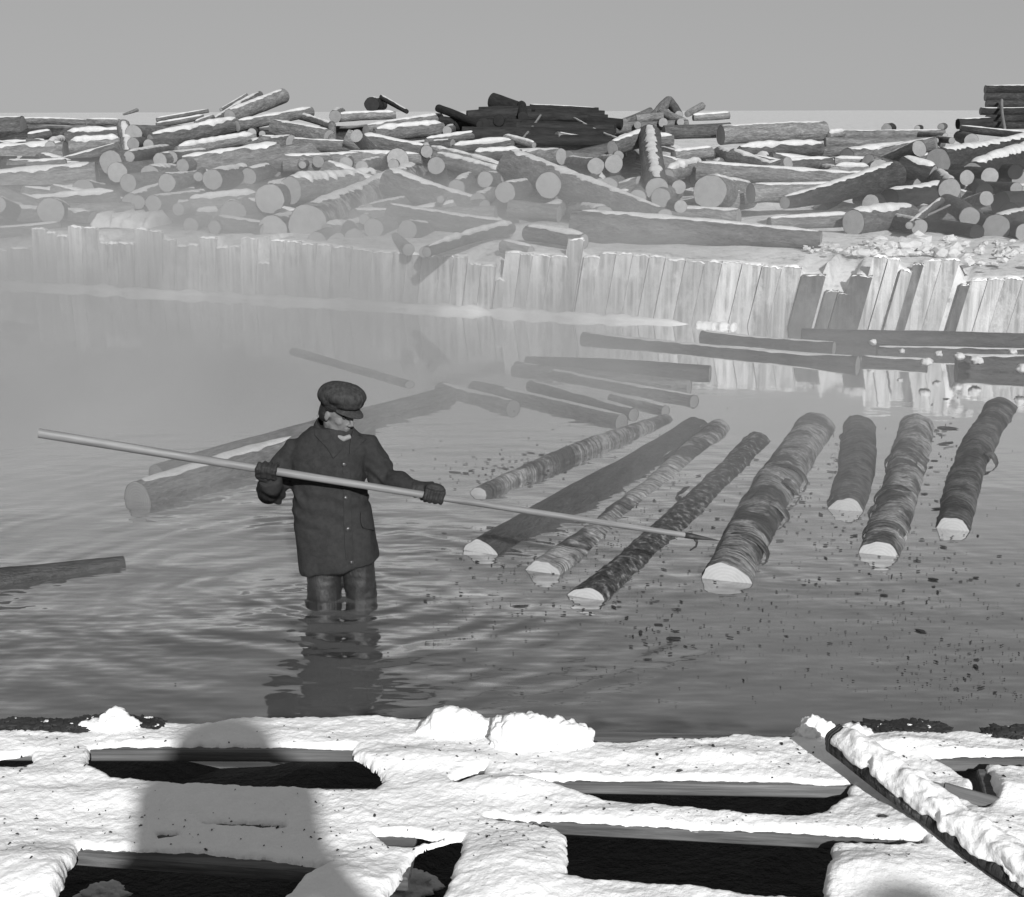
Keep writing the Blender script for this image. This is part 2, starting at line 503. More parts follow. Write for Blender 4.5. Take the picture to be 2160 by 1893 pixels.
# ------------------------------------------------------------------ the sheet-pile wall
STEPS = """-200 -150 520;-150 -95 500;-95 -40 515;-40 15 525;15 66 523;66 95 482;95 117 491;117 143 497;143 172 478;172 204 480;204 226 512;226 248 514;248 283 513;283 311 482;311 342 487;342 369 505;369 394 519;394 420 517;
420 455 501;455 482 521;482 508 520;508 542 502;542 570 555;570 602 507;602 633 509;633 668 514;668 700 516;700 742 521;742 785 527;785 830 531;830 858 533;858 890 536;890 930 540;930 958 538;958 986 541;
986 1016 557;1016 1046 559;1046 1066 590;1066 1099 531;1099 1124 535;1124 1162 538;1162 1198 539;1198 1232 505;1232 1266 541;1266 1300 533;1300 1335 535;1335 1370 537;1370 1404 541;1404 1446 547;1446 1487 551;
1487 1524 552;1524 1566 553;1566 1608 557;1608 1650 562;1650 1692 563;1692 1742 580 d;1742 1768 613 d;1768 1794 618 d;1794 1842 581 d;1842 1874 541;1874 1900 546;1900 1926 570;1926 1950 556 b;1950 1988 548;1988 2026 547;2026 2047 600 b;2047 2085 590;2085 2120 588;2120 2160 586;2160 2210 585;2210 2260 590;2260 2310 580"""
wall = tag(empty("plank_wall", wall_xyz(0, 0, 0)), "ragged wall of upright frosted planks holding back the snowy bank", "wall")
build_land()
WALL_R = random.Random(11)
def build_wall():
    R = WALL_R
    wl = wall.location
    for row in STEPS.replace("\n", "").split(";"):
        f = row.split()
        xa, xb, yt = float(f[0]), float(f[1]), float(f[2])
        kind = f[3] if len(f) > 3 else ""
        mid = (xa + xb) / 2
        lean = math.radians(3.0 + 9.0 * min(1, max(0, (mid - 200) / 1500.0)))
        off = R.uniform(-0.012, 0.012)
        sa, z1 = wall_pt(xa, yt, off); sb, z2 = wall_pt(xb, yt, off)
        zt = (z1 + z2) / 2
        w = sb - sa - 0.008
        tl = math.tan(lean)
        th = 0.05
        nz, nx = 8, 4
        verts, faces = [], []
        seed = R.uniform(0, 99)
        for face in (0, 1):
            for j in range(nz + 1):
                for i in range(nx + 1):
                    t = i / nx
                    top = zt + 0.02 * noise.noise(Vector((t * 3.2, seed, 0))) + 0.01 * (t - 0.5) * R.choice((-1, 1))
                    z = -0.58 + (top + 0.58) * j / nz
                    s = sa + 0.004 + w * t + tl * (z - zt)
                    p = wall_xyz(s, off - th * face, z) - wl
                    verts.append(p)
        n1 = (nz + 1) * (nx + 1)
        g = lambda fc, j, i: fc * n1 + j * (nx + 1) + i
        for j in range(nz):
            for i in range(nx):
                faces.append((g(0, j, i), g(0, j, i + 1), g(0, j + 1, i + 1), g(0, j + 1, i)))
                faces.append((g(1, j, i + 1), g(1, j, i), g(1, j + 1, i), g(1, j + 1, i + 1)))
            faces.append((g(0, j, 0), g(0, j + 1, 0), g(1, j + 1, 0), g(1, j, 0)))
            faces.append((g(0, j + 1, nx), g(0, j, nx), g(1, j, nx), g(1, j + 1, nx)))
        for i in range(nx):
            faces.append((g(0, nz, i), g(0, nz, i + 1), g(1, nz, i + 1), g(1, nz, i)))
        pl = mesh_obj("plank", verts, faces, M["bare_plank"] if kind else M["frosted_plank"], wall, smooth=False)
        if kind == "b":
            pl["label"] = "dark bare plank"
        # snow lying on the sawn top
        sv, sf = [], []
        ns, nr = 9, 6
        amt = R.uniform(0.012, 0.032) if not kind else 0.012
        for i in range(ns + 1):
            t = i / ns
            for j in range(nr + 1):
                a = math.pi * j / nr
                e = max(0.0, math.sin(math.pi * min(1, max(0, t)))) ** 0.35
                h = amt * (0.75 + 0.6 * noise.noise(Vector((t * 4, seed, 3)))) * e
                dy = math.cos(a) * (th * 0.62 + 0.35 * h)
                z = zt - 0.012 + math.sin(a) * h * 1.5 + 0.012 * (e - 1) - (0.02 * abs(math.cos(a)) * noise.noise(Vector((t * 7, j * .7, seed))))
                z += 0.02 * noise.noise(Vector((t * 3.2, seed, 0)))
                sv.append(wall_xyz(sa + 0.002 + (w + 0.006) * t, off - th / 2 + dy, z) - wl)
        for i in range(ns):
            for j in range(nr):
                a = i * (nr + 1) + j
                sf.append((a, a + nr + 1, a + nr + 2, a + 1))
        mesh_obj("snow_cap", sv, sf, M["snow"], pl)
build_wall()

def lumpy_strip(name, pts, wid, hgt, m, seed, loc):
    """an irregular half-round ridge along a line of points"""
    verts, faces = [], []
    nr = 10
    n = len(pts)
    for i, p in enumerate(pts):
        t = i / (n - 1)
        q = pts[min(i + 1, n - 1)] - pts[max(i - 1, 0)]
        q.normalize()
        side = Vector((q.y, -q.x, 0))
        e = min(1, 12 * t, 12 * (1 - t)) ** 0.5
        for j in range(nr + 1):
            a = math.pi * j / nr
            k = 1 + 0.55 * noise.noise(Vector((i * 0.23, seed, 0))) + 0.3 * noise.noise(Vector((i * 0.7, j * 0.5, seed)))
            verts.append(p + side * (math.cos(a) * wid * k * e) + Vector((0, 0, math.sin(a) ** 0.6 * hgt * k * e - 0.01)) - loc)
    for i in range(n - 1):
        for j in range(nr):
            a = i * (nr + 1) + j
            faces.append((a, a + nr + 1, a + nr + 2, a + 1))
    return mesh_obj(name, verts, faces, m, loc=loc)
_s0, _ = wall_pt(-200, 590); _s1, _ = wall_pt(1462, 690)
_pts = [wall_xyz(_s0 + (_s1 - _s0) * i / 180, 0.10 + 0.03 * math.sin(i * 0.21), 0) for i in range(181)]
tag(lumpy_strip("ice_ledge", _pts, 0.13, 0.085, M["snow"], 2.0, wall_xyz(0, 0.1, 0)), "long white ledge of ice frozen along the waterline at the foot of the plank wall", "ice ledge")
_s0, _ = wall_pt(1470, 690); _s1, _ = wall_pt(1560, 695)
_pts = [wall_xyz(_s0 + (_s1 - _s0) * i / 30, 0.12, 0) for i in range(31)]
tag(lumpy_strip("ice_ledge", _pts, 0.10, 0.06, M["snow"], 7.0, wall_xyz(_s0, 0.1, 0)), "short broken piece of ice ledge beyond the long ledge's end", "ice ledge")

# ------------------------------------------------------------------ logs
LR = random.Random(3)
def frame(p1, p2):
    x = (p2 - p1).normalized()
    up = Vector((0, 0, 1))
    if abs(x.z) > 0.93: up = Vector((0.9, -0.3, 0.3)).normalized()
    y = up.cross(x).normalized()
    z = x.cross(y)
    return Matrix((x, y, z)).transposed().to_4x4()

def make_log(name, p1, p2, r1, r2, bark, end, snow, seed, rough=0.035, rings=0.0, seg=20, bend=0.012, snow_range=None, ends=(1, 1), snow_wide=1.0, snow_mat=None):
    """one log: bark as the thing's own mesh, sawn ends and lying snow as its parts"""
    L = (p2 - p1).length
    mw = frame(p1, p2)
    mw.translation = p1
    R = random.Random(seed)
    ph = R.uniform(0, 100)
    step = 0.05 if rings else 0.16
    n = max(6, min(110, int(L / step)))
    bz, by = R.uniform(-bend, bend) * L, R.uniform(-bend, bend) * L
    def cen(t):
        s = math.sin(math.pi * t)
        return by * s, bz * s
    def rad(t, a):
        r = r1 + (r2 - r1) * t
        k = 1 + rough * 2.2 * noise.noise(Vector((t * L * 1.3, math.cos(a) * 1.1 + ph, math.sin(a) * 1.1))) \
              + rough * 1.3 * noise.noise(Vector((t * L * 5, math.cos(a) * 3 + ph, math.sin(a) * 3)))
        if rings:   # loose bark standing off in uneven rings
            q = t * L * 4.2 + 1.3 * noise.noise(Vector((math.cos(a) * 0.9, math.sin(a) * 0.9, ph))) + 2.0 * noise.noise(Vector((t * L * 1.1, ph, 2)))
            fr = q - math.floor(q)
            k += rings * (fr ** 3) * (0.35 + 0.9 * abs(noise.noise(Vector((math.floor(q) * 1.7, math.cos(a) * 1.4 + ph, math.sin(a) * 1.4)))))
        return r * k
    verts, faces = [], []
    for i in range(n + 1):
        t = i / n
        cy, cz = cen(t)
        for j in range(seg):
            a = 2 * math.pi * j / seg
            r = rad(t, a)
            verts.append((t * L, cy + r * math.sin(a), cz + r * math.cos(a)))
    for i in range(n):
        for j in range(seg):
            k = (j + 1) % seg
            faces.append((i * seg + j, (i + 1) * seg + j, (i + 1) * seg + k, i * seg + k))
    o = mesh_obj(name, verts, faces, bark)
    o.matrix_world = mw
    for e, on in zip((0, 1), ends):
        if not on: continue
        ev, ef = [], []
        t = float(e)
        cy, cz = cen(t)
        sx = 1 if e else -1
        tilt = R.uniform(-0.05, 0.05)
        for q in (1.0, 0.75, 0.4):
            for j in range(seg):
                a = 2 * math.pi * j / seg
                r = rad(t, a) * (0.985 if q == 1 else q)
                bulge = 0.004 + 0.05 * r * (1 - q) * 0.3
                ev.append((t * L - sx * 0.006 + sx * bulge * (q < 1) + tilt * r * math.cos(a) * 0.2 * (q < 1), cy + r * math.sin(a), cz + r * math.cos(a)))
        ev.append((t * L + sx * 0.004, cy, cz))
        for q in range(2):
            for j in range(seg):
                k = (j + 1) % seg
                f = (q * seg + j, q * seg + k, (q + 1) * seg + k, (q + 1) * seg + j)
                ef.append(f if e == 0 else f[::-1])
        for j in range(seg):
            k = (j + 1) % seg
            f = (2 * seg + j, 2 * seg + k, 3 * seg)
            ef.append(f if e == 0 else f[::-1])
        mesh_obj("cut_end", ev, ef, end, o)
    if snow > 0:
        a0, a1 = snow_range if snow_range else (R.uniform(0, 0.04), 1 - R.uniform(0, 0.05))
        sv, sf = [], []
        ns = max(10, min(90, int(L * (a1 - a0) / 0.045)))
        nj = 10
        if snow_mat: ns, nj = 260, 24
        for i in range(ns + 1):
            u = i / ns
            t = a0 + (a1 - a0) * u
            e = min(1, 9 * u + 0.02, 9 * (1 - u) + 0.02) ** 0.6
            cy, cz = cen(t)
            n1 = noise.noise(Vector((t * L * 2.1, ph, 7)))
            n2 = noise.noise(Vector((t * L * 7, ph, 9)))
            n3 = noise.noise(Vector((t * L * 7, ph, 19)))
            for j in range(nj + 1):
                c = 2 * j / nj - 1
                wd = (0.55 + 0.30 * n1 + 0.32 * (n2 if c < 0 else n3)) * snow_wide
                wd = max(0.14, wd) * (0.5 + 0.5 * e)
                a = c * wd
                rr = (r1 + (r2 - r1) * t)
                th = snow * (1 + 0.5 * n1 + 0.3 * n2) * e * max(0.0, 1 - c * c) ** 0.5
                if snow_mat:     # coarse crust
                    th = snow * (0.8 + 0.25 * n1) * e * max(0.0, 1 - c * c) ** 0.5
                    a = c * (1.45 + 0.12 * n1 + (0.25 if c > 0 else 0.6) * noise.noise(Vector((t * L * 14, c > 0, ph))) + (0.3 if c < 0 else 0) * noise.noise(Vector((t * L * 45, 3, ph))))
                    th *= 1 + 0.6 * noise.noise(Vector((t * L * 22, c * 3.4, ph))) + 0.22 * noise.noise(Vector((t * L * 45, c * 6, ph)))
                    th = max(0.002, th)
                r = rad(t, a) * (0.985 if abs(c) > 0.99 else 1.0) + th * (0.6 + 0.4 * max(0, math.cos(a)))
                sv.append((t * L, cy + r * math.sin(a), cz + r * math.cos(a)))
        for i in range(ns):
            for j in range(nj):
                a = i * (nj + 1) + j
                sf.append((a, a + nj + 1, a + nj + 2, a + 1))
        mesh_obj("snow_cap", sv, sf, snow_mat or M["dimmed_snow"], o)
    return o

def pile_D(px, py):
    base = max(21.5, wall_Y(px) + 1.3)
    return base + (490 - py) / 250.0 * 10.5

# x1 y1 x2 y2 d1 d2 off1 off2 snow(cm) bark | label      (photo pixels; off: metres further away)
LOGS = """
-60 404 207 378 57 57 0 0 4 b|thick snow-topped log lying lengthwise over the notched planks at the wall's far end
-60 340 141 327 50 46 .6 .6 5 b|dark thick log just above the thickest log at the wall's far end
58 350 140 343 15 13 -.2 -.2 5 b|short thin snow-laden log laid between two thick logs above the wall's far end
-60 277 50 270 42 40 1 1 3 b|dark log at the top of the pile where its skyline runs level
40 257 185 260 14 14 2 2 3 b|thin dark log along the level skyline of the pile
184 259 252 259 15 14 2 2 3 b|thin dark log ending the level skyline below a pointed chip
260 242 290 232 4 8 2 2 0 b|pointed splinter sticking up from the level skyline
140 290 262 284 20 18 .6 .6 7 b|log with thick scalloped snow below the level skyline
106 310 134 272 24 20 -.4 1.5 8 b|short stub buried in bright snow pointing up the pile
148 312 255 303 24 20 0 0 9 b|log hidden under a bright flat slab of snow
60 292 108 283 16 14 .3 .3 4 b|short dark log beside the bright snowy stub
-60 310 100 306 18 18 .3 .3 5 b|snow-covered log lying on the dark thick log
-40 436 250 418 24 26 -.3 -.3 7 b|log under a wide swelling band of snow low in the pile
-40 454 200 468 36 34 -.5 -.5 4 b|log sloping down under a thin snow line just above the wall
-10 492 128 480 20 20 -.7 -.7 2 b|thin log right behind the notched plank tops
318 300 500 263 27 25 0 .4 6 b|long dark log climbing beneath a broad band of snow
500 266 658 236 24 20 .3 .8 4 b|log continuing the climb to the skyline beneath the steep top log
485 247 598 203 31 31 1.2 1.6 3 b|dark log thrust steeply up against the sky, thickest on the skyline
452 256 549 199 15 13 1.8 2.4 3 b|thin log beside and behind the steep skyline log
466 232 520 201 7 8 2.6 2.8 2 b|thin pole outermost beside the steep skyline logs
330 254 440 234 9 8 2 2 3 b|thin pole reaching up to the skyline below the steep logs
330 265 430 247 11 10 1.6 1.6 4 b|snowy pole lying under another pole near the skyline
412 260 450 246 9 8 1.3 1.3 3 b|short stick poking through snow near the skyline poles
372 320 538 292 17 16 -.2 .2 8 b|log loaded with lumpy snow under the long climbing log
386 352 592 332 34 50 -.4 -.2 5 b|thick grey log with a straight clean ribbon of snow on top
448 379 560 352 35 32 -1.0 2.0 5 b|round-ended log with a curved cap of snow below the ribbon-topped log
611 402 795 380 46 34 -1.0 1.0 6 b|log with a pale round end and broad snow above the straight-edged planks
569 420 650 404 50 44 -1.1 3 3 b|log with a tall oval end tucked below the pale round end
400 434 545 421 26 26 -.6 -.4 8 b|log banked with snow running up to the tall oval end
575 487 640 478 50 46 -.6 3 2 b|fat log end peeping over the gap in the planks
649 475 918 352 68 48 -1.0 3.0 3 s|giant scaly log with the largest sawn end, rising behind the wall
668 510 720 500 40 38 -.5 3 0 b|log end half hidden by the wall under the giant scaly log
747 502 790 494 40 36 -.6 3 0 b|round log end behind the wall beside a white snow block
690 489 790 478 26 26 -.5 .6 6 b|snowy log squeezed under the giant scaly log
580 271 695 291 30 28 .2 .2 3 b|grey log sloping down below the climbing logs
633 246 702 268 14 13 1 1 4 b|thin log slanting down under the skyline
707 246 730 250 26 24 .8 3 2 b|round log end at the skyline with snow streaming from it
700 264 701 298 17 17 .0 .3 0 b|short stub standing upright among the slanting logs
550 298 757 311 20 20 .1 .1 3 b|log below a thin wavering snow line in the middle of the pile
597 346 765 339 30 30 -.2 -.2 3 b|dark log under a straight thin snow line
671 341 725 348 26 22 -.8 1.5 3 b|log with a round end resting on the straight-lined dark log
730 345 760 350 28 26 -.8 2.5 2 b|second round end on the straight-lined dark log
638 348 655 350 16 16 -.7 2 0 b|small log end between the thick grey log and the round ends
531 281 545 282 20 20 -.3 3 0 b|small round log end under the long climbing logs
553 283 570 284 14 14 -.3 3 0 b|smallest log end under the long climbing logs
462 472 562 489 30 30 -.8 -.5 2 b|log slanting down into the mist over the wall
402 476 420 470 32 30 -.9 3 0 b|misty log end just above the plank tops
376 442 400 438 27 26 -.8 3 0 b|misty log end below the ribbon-topped grey log
452 480 480 474 30 28 -.8 3 0 b|misty log end under the slanting log
415 458 462 455 20 20 -.8 -.6 6 b|short snow-buried log among misty log ends
281 284 300 280 40 38 -.5 3 0 g|rough pale log end near the top where thin poles begin
281 304 300 300 26 26 -.7 3 0 g|small pale log end directly under the rough pale end
233 343 260 336 50 46 -1.0 3 0 g|large pale lumpy log end closing the dark thick logs
247 364 275 356 42 40 -1.3 3 0 g|large pale log end lowest of the lumpy pale ends
272 331 300 326 24 22 -1.2 3 3 g|small pale log end with snow on it beside the lumpy ends
270 386 300 380 38 36 -1.2 3 0 b|round log end below the lumpy pale ends
352 386 380 380 38 36 -1.2 3 1 b|round log end in the dark hollow of the pile
337 339 365 333 32 30 -.9 3 2 b|round end of the first of three touching logs
362 332 390 326 26 24 -.9 3 3 b|round end of the topmost of three touching logs
385 350 405 345 28 26 -1.1 3 0 b|round end of the lowest of three touching logs
313 306 330 302 24 22 -.6 3 0 b|round end beneath the start of the long climbing log
323 430 350 424 36 34 -1.0 3 2 b|round log end above the snow heap
291 427 320 422 30 28 -.9 3 0 b|log end beside the snow heap, smaller of the pair
418 373 430 370 20 20 -1.0 3 0 b|small round end next to the log with the curved snow cap
823 385 1022 440 48 30 -1.2 -.5 3 b|log with a tall oval end, sloping down across the front of the giant scaly log
825 452 1072 485 36 34 -1.2 -1.0 2 b|grey log sloping gently under a thin snow line, low in the pile
859 485 935 494 34 30 -1.2 1.0 3 b|log with a round end below the gently sloping grey log
900 532 1077 482 18 20 -1.6 -1.4 6 b|log plastered with bright snow, rising from the wall
788 483 810 476 42 38 -1.1 3 0 b|round log end lowest of three stacked ends
777 444 800 438 27 25 -1.0 3 2 b|round log end uppermost of three stacked ends
768 463 790 458 22 22 -1.0 3 3 b|small log end in the middle of three stacked ends
862 527 890 522 26 24 -1.0 3 0 b|log end just peeping over the wall near the snow-plastered log
895 533 915 528 24 24 -1.0 3 0 b|low log end against the wall under the snow-plastered log
1023 379 1052 392 34 32 -1.0 2 1 b|round log end upper of the pair in front of the ramp-like log
1065 406 1115 422 44 42 -1.4 2.2 3 b|round log end lower of the pair, with a paler bark rim
963 397 990 402 36 34 -.9 3 2 b|dim log end behind the sloping oval-ended log
1008 425 1035 430 34 32 -1.1 3 3 b|snow-smeared log end at the foot of the sloping log
929 421 945 424 16 16 -1.4 2 0 b|small sawn stub on the sloping oval-ended log
1082 349 1402 462 54 34 -1.4 -1.4 3 b|ramp-like thick log slanting down with its end turned away
921 337 1068 374 28 24 -.4 -.4 5 b|log under a snowy slope running down from the pile's central apex
910 319 1064 358 18 16 .1 .1 5 b|thin snowy log above the slope from the central apex
765 298 895 322 28 26 -.4 0 4 b|log with a small round end sloping toward the central apex
900 320 925 326 26 24 -.8 2 2 b|round end at the very top of the central apex
735 331 890 336 20 18 0 0 4 b|thin log beneath a long snow line left of the apex, level
772 276 930 250 19 17 .6 1 4 b|dark log rising gently toward the black pile
790 287 935 272 24 22 .2 .2 8 b|log under rolling snow with a sawn end by the black pile
943 276 965 272 20 20 .0 2 2 b|sawn log end touching the black pile
715 249 835 244 18 16 1.2 1.2 5 b|dark log under smooth snow on the skyline
784 221 824 230 26 20 1.5 3 2 d|black log end alone against the sky
805 206 858 236 10 8 1.8 1.8 1 d|thin black pole slanting down beside the lone black log end
900 301 1005 285 15 13 .2 .2 5 b|thin snow-topped log in front of the black pile
925 229 1012 263 14 14 .8 .6 0 d|black log slanting down at the edge of the black pile
955 316 1082 303 15 14 .0 .0 7 b|log sunk in snow in front of the black pile
1000 330 1100 325 18 16 -.2 -.2 6 b|dark log end-on under a snow shelf in front of the black pile
1065 291 1127 307 11 10 -.2 -.2 5 b|short snowy log slanting down from the black pile
728 342 745 340 26 26 -.5 3 2 b|round log end beside the long level snow line
763 353 780 350 28 26 -.6 3 3 b|low round log end touching the giant scaly log
830 348 850 344 24 24 -.5 3 2 b|round log end above the tall oval end
1040 213 1092 230 28 26 2.0 2.2 0 d|fat black log jutting up highest on the black pile
1100 222 1103 246 16 18 1.6 1.6 0 d|black stump sticking up from the black pile
1118 229 1262 236 15 14 2.2 2.2 1 d|black straight log along the top of the black pile
985 246 1095 241 20 22 2.0 2.0 0 d|black log lying under the fat jutting log
960 264 1112 264 22 22 1.6 1.6 0 d|black log in the middle of the black pile's thick end
975 284 1120 284 22 22 1.1 1.1 0 d|black log at the foot of the black pile's thick end
1095 247 1282 252 18 16 1.8 1.8 0 d|second black log down on the long side of the black pile
1100 264 1300 268 19 17 1.4 1.4 0 d|third black log down on the long side of the black pile
1100 281 1300 285 18 17 1.0 1.0 0 d|fourth black log down on the long side of the black pile
1110 296 1290 299 16 16 .6 .6 0 d|lowest black log on the long side of the black pile
1010 238 1120 236 20 20 1.9 1.9 0 d|black log just below the fat jutting log's tip
930 256 1010 268 18 18 1.5 1.5 0 d|black log sloping at the black pile's outer edge
1130 238 1275 243 16 15 2.0 2.0 0 d|first black log down on the long side of the black pile
1090 272 1295 276 18 17 1.2 1.2 0 d|black log between the third and fourth on the black pile's long side
1020 262 1045 258 22 20 1.0 3 0 d|black log end facing out of the black pile
1052 254 1075 250 20 18 1.0 3 0 d|black log end beside the stump on the black pile
1140 244 1102 293 5 5 .3 -.3 0 l|pale slender stick leaning on the black pile
1211 249 1309 295 4 5 .3 -.4 1 l|long pale stick sloping down beyond the black pile
1240 256 1312 262 20 18 1.6 1.6 0 d|grey-black log at the thin end of the black pile
1290 272 1345 268 22 20 1.2 1.6 0 b|log bridging the black pile and the small peak
1380 247 1410 214 20 22 2.2 2.2 0 b|dark log forming one side of the small skyline peak
1410 214 1432 243 22 18 2.4 2.2 0 b|dark log forming the steep side of the small skyline peak
1318 258 1372 236 18 18 2.0 2.0 0 b|dark log climbing toward the small skyline peak from the black pile
1395 236 1440 258 20 20 1.8 1.8 0 b|dark log sloping down below the small skyline peak's steep side
1340 252 1400 246 18 18 2 2 0 b|dark log at the foot of the small skyline peak
1330 272 1450 266 22 22 1.6 1.6 0 b|log under the small skyline peak
1400 280 1540 274 24 24 1.2 1.2 0 b|grey log under the tilted skyline sticks
1450 241 1481 224 14 16 2.0 2.0 0 b|short stubby log pointing up beside the small skyline peak
1462 249 1538 244 13 15 1.8 1.8 5 b|level log with snow on top just under the stubby log
1345 264 1360 262 16 16 .9 3 0 b|pale log end under the small skyline peak, first of three
1399 259 1412 257 20 18 .9 3 0 b|pale log end under the small skyline peak, middle of three
1436 258 1448 256 16 16 .9 3 0 b|pale log end under the small skyline peak, last of three
1520 286 1738 276 33 33 1.0 1.4 1 b|long thick dark log like a level beam behind the snowy flats
1560 324 1732 315 24 22 .0 .3 6 b|dark log under thick snow beneath the beam-like log
1620 354 1752 345 20 20 -.3 0 4 b|log with a clean snow line and a blunt sawn end
1545 332 1657 363 30 13 -.7 -.7 4 b|tapering log sloping down from a misty round end
1470 362 1812 379 32 22 -1.0 -1.0 4 b|very long misty log with a fine snow line
1583 409 1805 396 34 22 -1.2 -1.0 3 b|long dark log lying below the very long misty log
1497 404 1572 413 58 50 -1.8 1.0 5 b|big misty log end with a dark heart
1884 370 1655 428 50 22 -1.6 -1.6 3 b|log with a split sawn end, tapering away down to the snow
1370 286 1386 400 38 40 -1.4 -1.9 3 g|short thick log standing nearly upright with snow down its side
1292 314 1366 288 26 30 -.9 -1.2 4 b|log leaning its snowy back against the upright log
1408 372 1476 352 24 22 -1.3 -.6 9 b|log smothered in snow beside the upright log
1257 351 1275 348 36 34 -1.0 3 1 b|round log end under a snow shelf, first of a pair
1295 346 1315 342 38 36 -1.0 3 1 b|round log end under a snow shelf, second of a pair
1305 329 1325 326 22 22 -.4 3 0 b|small log end peeping over the pair under the snow shelf
1285 393 1310 388 36 34 -1.3 3 0 b|misty log end below the pair under the snow shelf
1265 387 1285 383 22 22 -1.0 3 0 b|small misty log end half behind another
1394 418 1415 412 42 40 -1.7 3 0 b|misty log end at the foot of the upright log
1345 418 1365 412 36 34 -1.5 3 0 b|misty log end above the ramp-like log, larger
1309 419 1330 414 24 22 -1.4 3 0 b|misty log end above the ramp-like log, smaller
1432 395 1450 390 30 28 -1.5 3 0 b|misty log end between the upright log and the dark-hearted end
1436 436 1455 430 28 26 -1.6 3 0 b|lowest misty log end near the dark-hearted end
1210 480 1732 507 60 30 -1.9 -1.9 3 g|very large grey log half sunk in snow behind the wall
1112 492 1232 510 26 26 -2.0 -2.0 4 b|snow-lined log under the large half-sunk log's end
1157 391 1205 455 54 50 -2.0 1.2 0 b|brightest large round log end, its trunk plunging steeply
1075 440 1180 452 30 30 -.9 -.7 0 b|log in deep shadow under the plunging trunk
1060 520 1120 532 22 20 -1.2 -1.0 3 b|low log close against the wall below the deep shadow
1300 300 1420 296 18 18 .3 .3 6 b|snowy log behind the leaning log
1420 330 1500 322 20 20 -.2 -.2 5 b|log covered in snow patches behind the upright log
1978 342 2185 304 46 42 -1.0 .5 5 b|log with a clear round end and long snow cap, topmost by the bank
2050 366 2185 328 36 44 -.9 .2 8 b|log deep in snow lying across the stack by the bank
2040 375 2060 370 32 30 -1.6 3 0 b|round log end under the deep-snowed log, first of a row
2088 373 2110 368 38 36 -1.5 3 0 b|oval log end under the deep-snowed log, second of a row
2142 363 2160 358 32 30 -1.1 3 0 d|dark log end under the deep-snowed log, third of a row
2144 399 2160 395 27 25 -1.7 3 0 b|small pale log end in the black gap of the stack
2003 401 2025 395 46 44 -1.9 3 2 b|large ringed log end at the middle of the stack
2077 405 2095 400 36 34 -1.5 3 0 d|dark log end in the black gap of the stack
2045 458 2070 450 42 40 -1.9 3 0 b|round ringed log end alone in the black gap
2101 481 2200 470 46 44 -2.0 1.5 3 b|log with a cracked round end resting on the snow bank
2162 491 2180 486 38 36 -2.0 3 0 b|log end beside the cracked one, cut by the picture's edge
2061 490 2080 485 32 30 -1.7 3 0 d|dim low log end behind the snow bank
2110 430 2200 425 40 40 -1.0 -.6 0 d|dark log filling the black gap of the stack
2130 450 2210 446 36 36 -1.2 -.6 0 d|lower dark log filling the black gap of the stack
1900 352 1968 371 36 34 -1.2 -.8 6 b|dark log with snow behind the split sawn end
1876 421 1990 405 36 36 -1.7 -1.2 4 d|log with a bright slanted end and black side
1836 429 1880 424 30 28 -1.6 -.8 0 b|grey log end beside the bright slanted end
1800 470 1918 459 44 42 -2.0 -1.4 5 g|grey log with snow on top lying on the bank, its end towards the pond
1622 472 1788 464 20 24 -1.7 -1.7 5 b|half-buried log with a dark hollow at its end
1985 423 1918 476 12 13 -2.1 -2.4 1 g|bent pole leaning on the stack
2003 433 1958 454 5 5 -2.0 -2.2 0 l|thin twig-like stick beside the bent pole
1940 480 1965 474 34 32 -2.1 2 3 b|snow-capped log end under the bent pole
2049 297 2075 292 30 28 .0 3 0 g|bright round log end on the far side of the stack
1740 285 1992 284 17 17 2.6 2.6 1 b|upper log of the level dark row before the frozen lake
1740 301 1992 300 18 18 2.2 2.2 0 b|middle log of the level dark row before the frozen lake
1742 318 1962 317 18 18 1.8 1.8 0 b|lower log of the level dark row before the frozen lake
1748 287 1780 282 10 10 1.6 1.6 7 b|short snow-white log at the start of the level dark row
1870 272 1880 271 18 18 2.4 3 0 b|dark log end on top of the level dark row, largest of three
1935 271 1942 270 10 10 2.4 3 0 b|small log end on top of the level dark row
1985 268 1992 267 15 14 2.4 3 0 g|pale log end at the finish of the level dark row
1975 297 1982 296 11 11 1.4 3 0 g|small pale log end below the level dark row's finish
1994 288 2000 287 13 12 1.4 3 0 g|small pale log end amid snowy sticks
2008 297 2015 296 14 13 1.2 3 2 g|small snowy log end amid snowy sticks
1940 298 1982 315 6 6 .8 .3 3 b|snowy stick tipped down onto the clear-ended log
2025 272 2185 288 12 12 1.4 1.4 3 b|thin log sloping below the stacked beams
2020 262 2090 259 22 22 1.8 1.8 1 d|black log at the foot of the stacked beams
2078 189 2230 187 17 17 4 4 1 b|uppermost beam of the tall stack
2078 205 2230 204 17 17 4 4 0 b|second beam from the top of the tall stack
2080 220 2230 219 15 15 4 4 0 b|third beam from the top of the tall stack
2068 235 2230 234 16 16 4 4 1 b|beam jutting out furthest in the tall stack
2080 250 2230 249 15 15 4 4 0 b|second lowest beam of the tall stack
2082 264 2230 263 15 15 4 4 0 b|lowest beam of the tall stack
2113 212 2120 273 6 6 3.4 3.4 0 l|pale stake standing against the tall stack of beams
1760 341 1852 343 14 14 -.2 -.2 4 b|thin log beneath a fine snow line before the split sawn end
1762 359 1832 359 15 14 -.5 -.5 6 b|snowy thin log lying between two others before the split sawn end
1765 374 1824 371 12 12 -.7 -.7 5 b|lowest of the thin snowy logs before the split sawn end
"""
BK = {"b": "bark", "d": "bark_dark", "g": "bark_grey", "s": "scaly_bark", "l": "shaft_wood"}
GROUPS = "logs in the jumbled pile behind the plank wall"
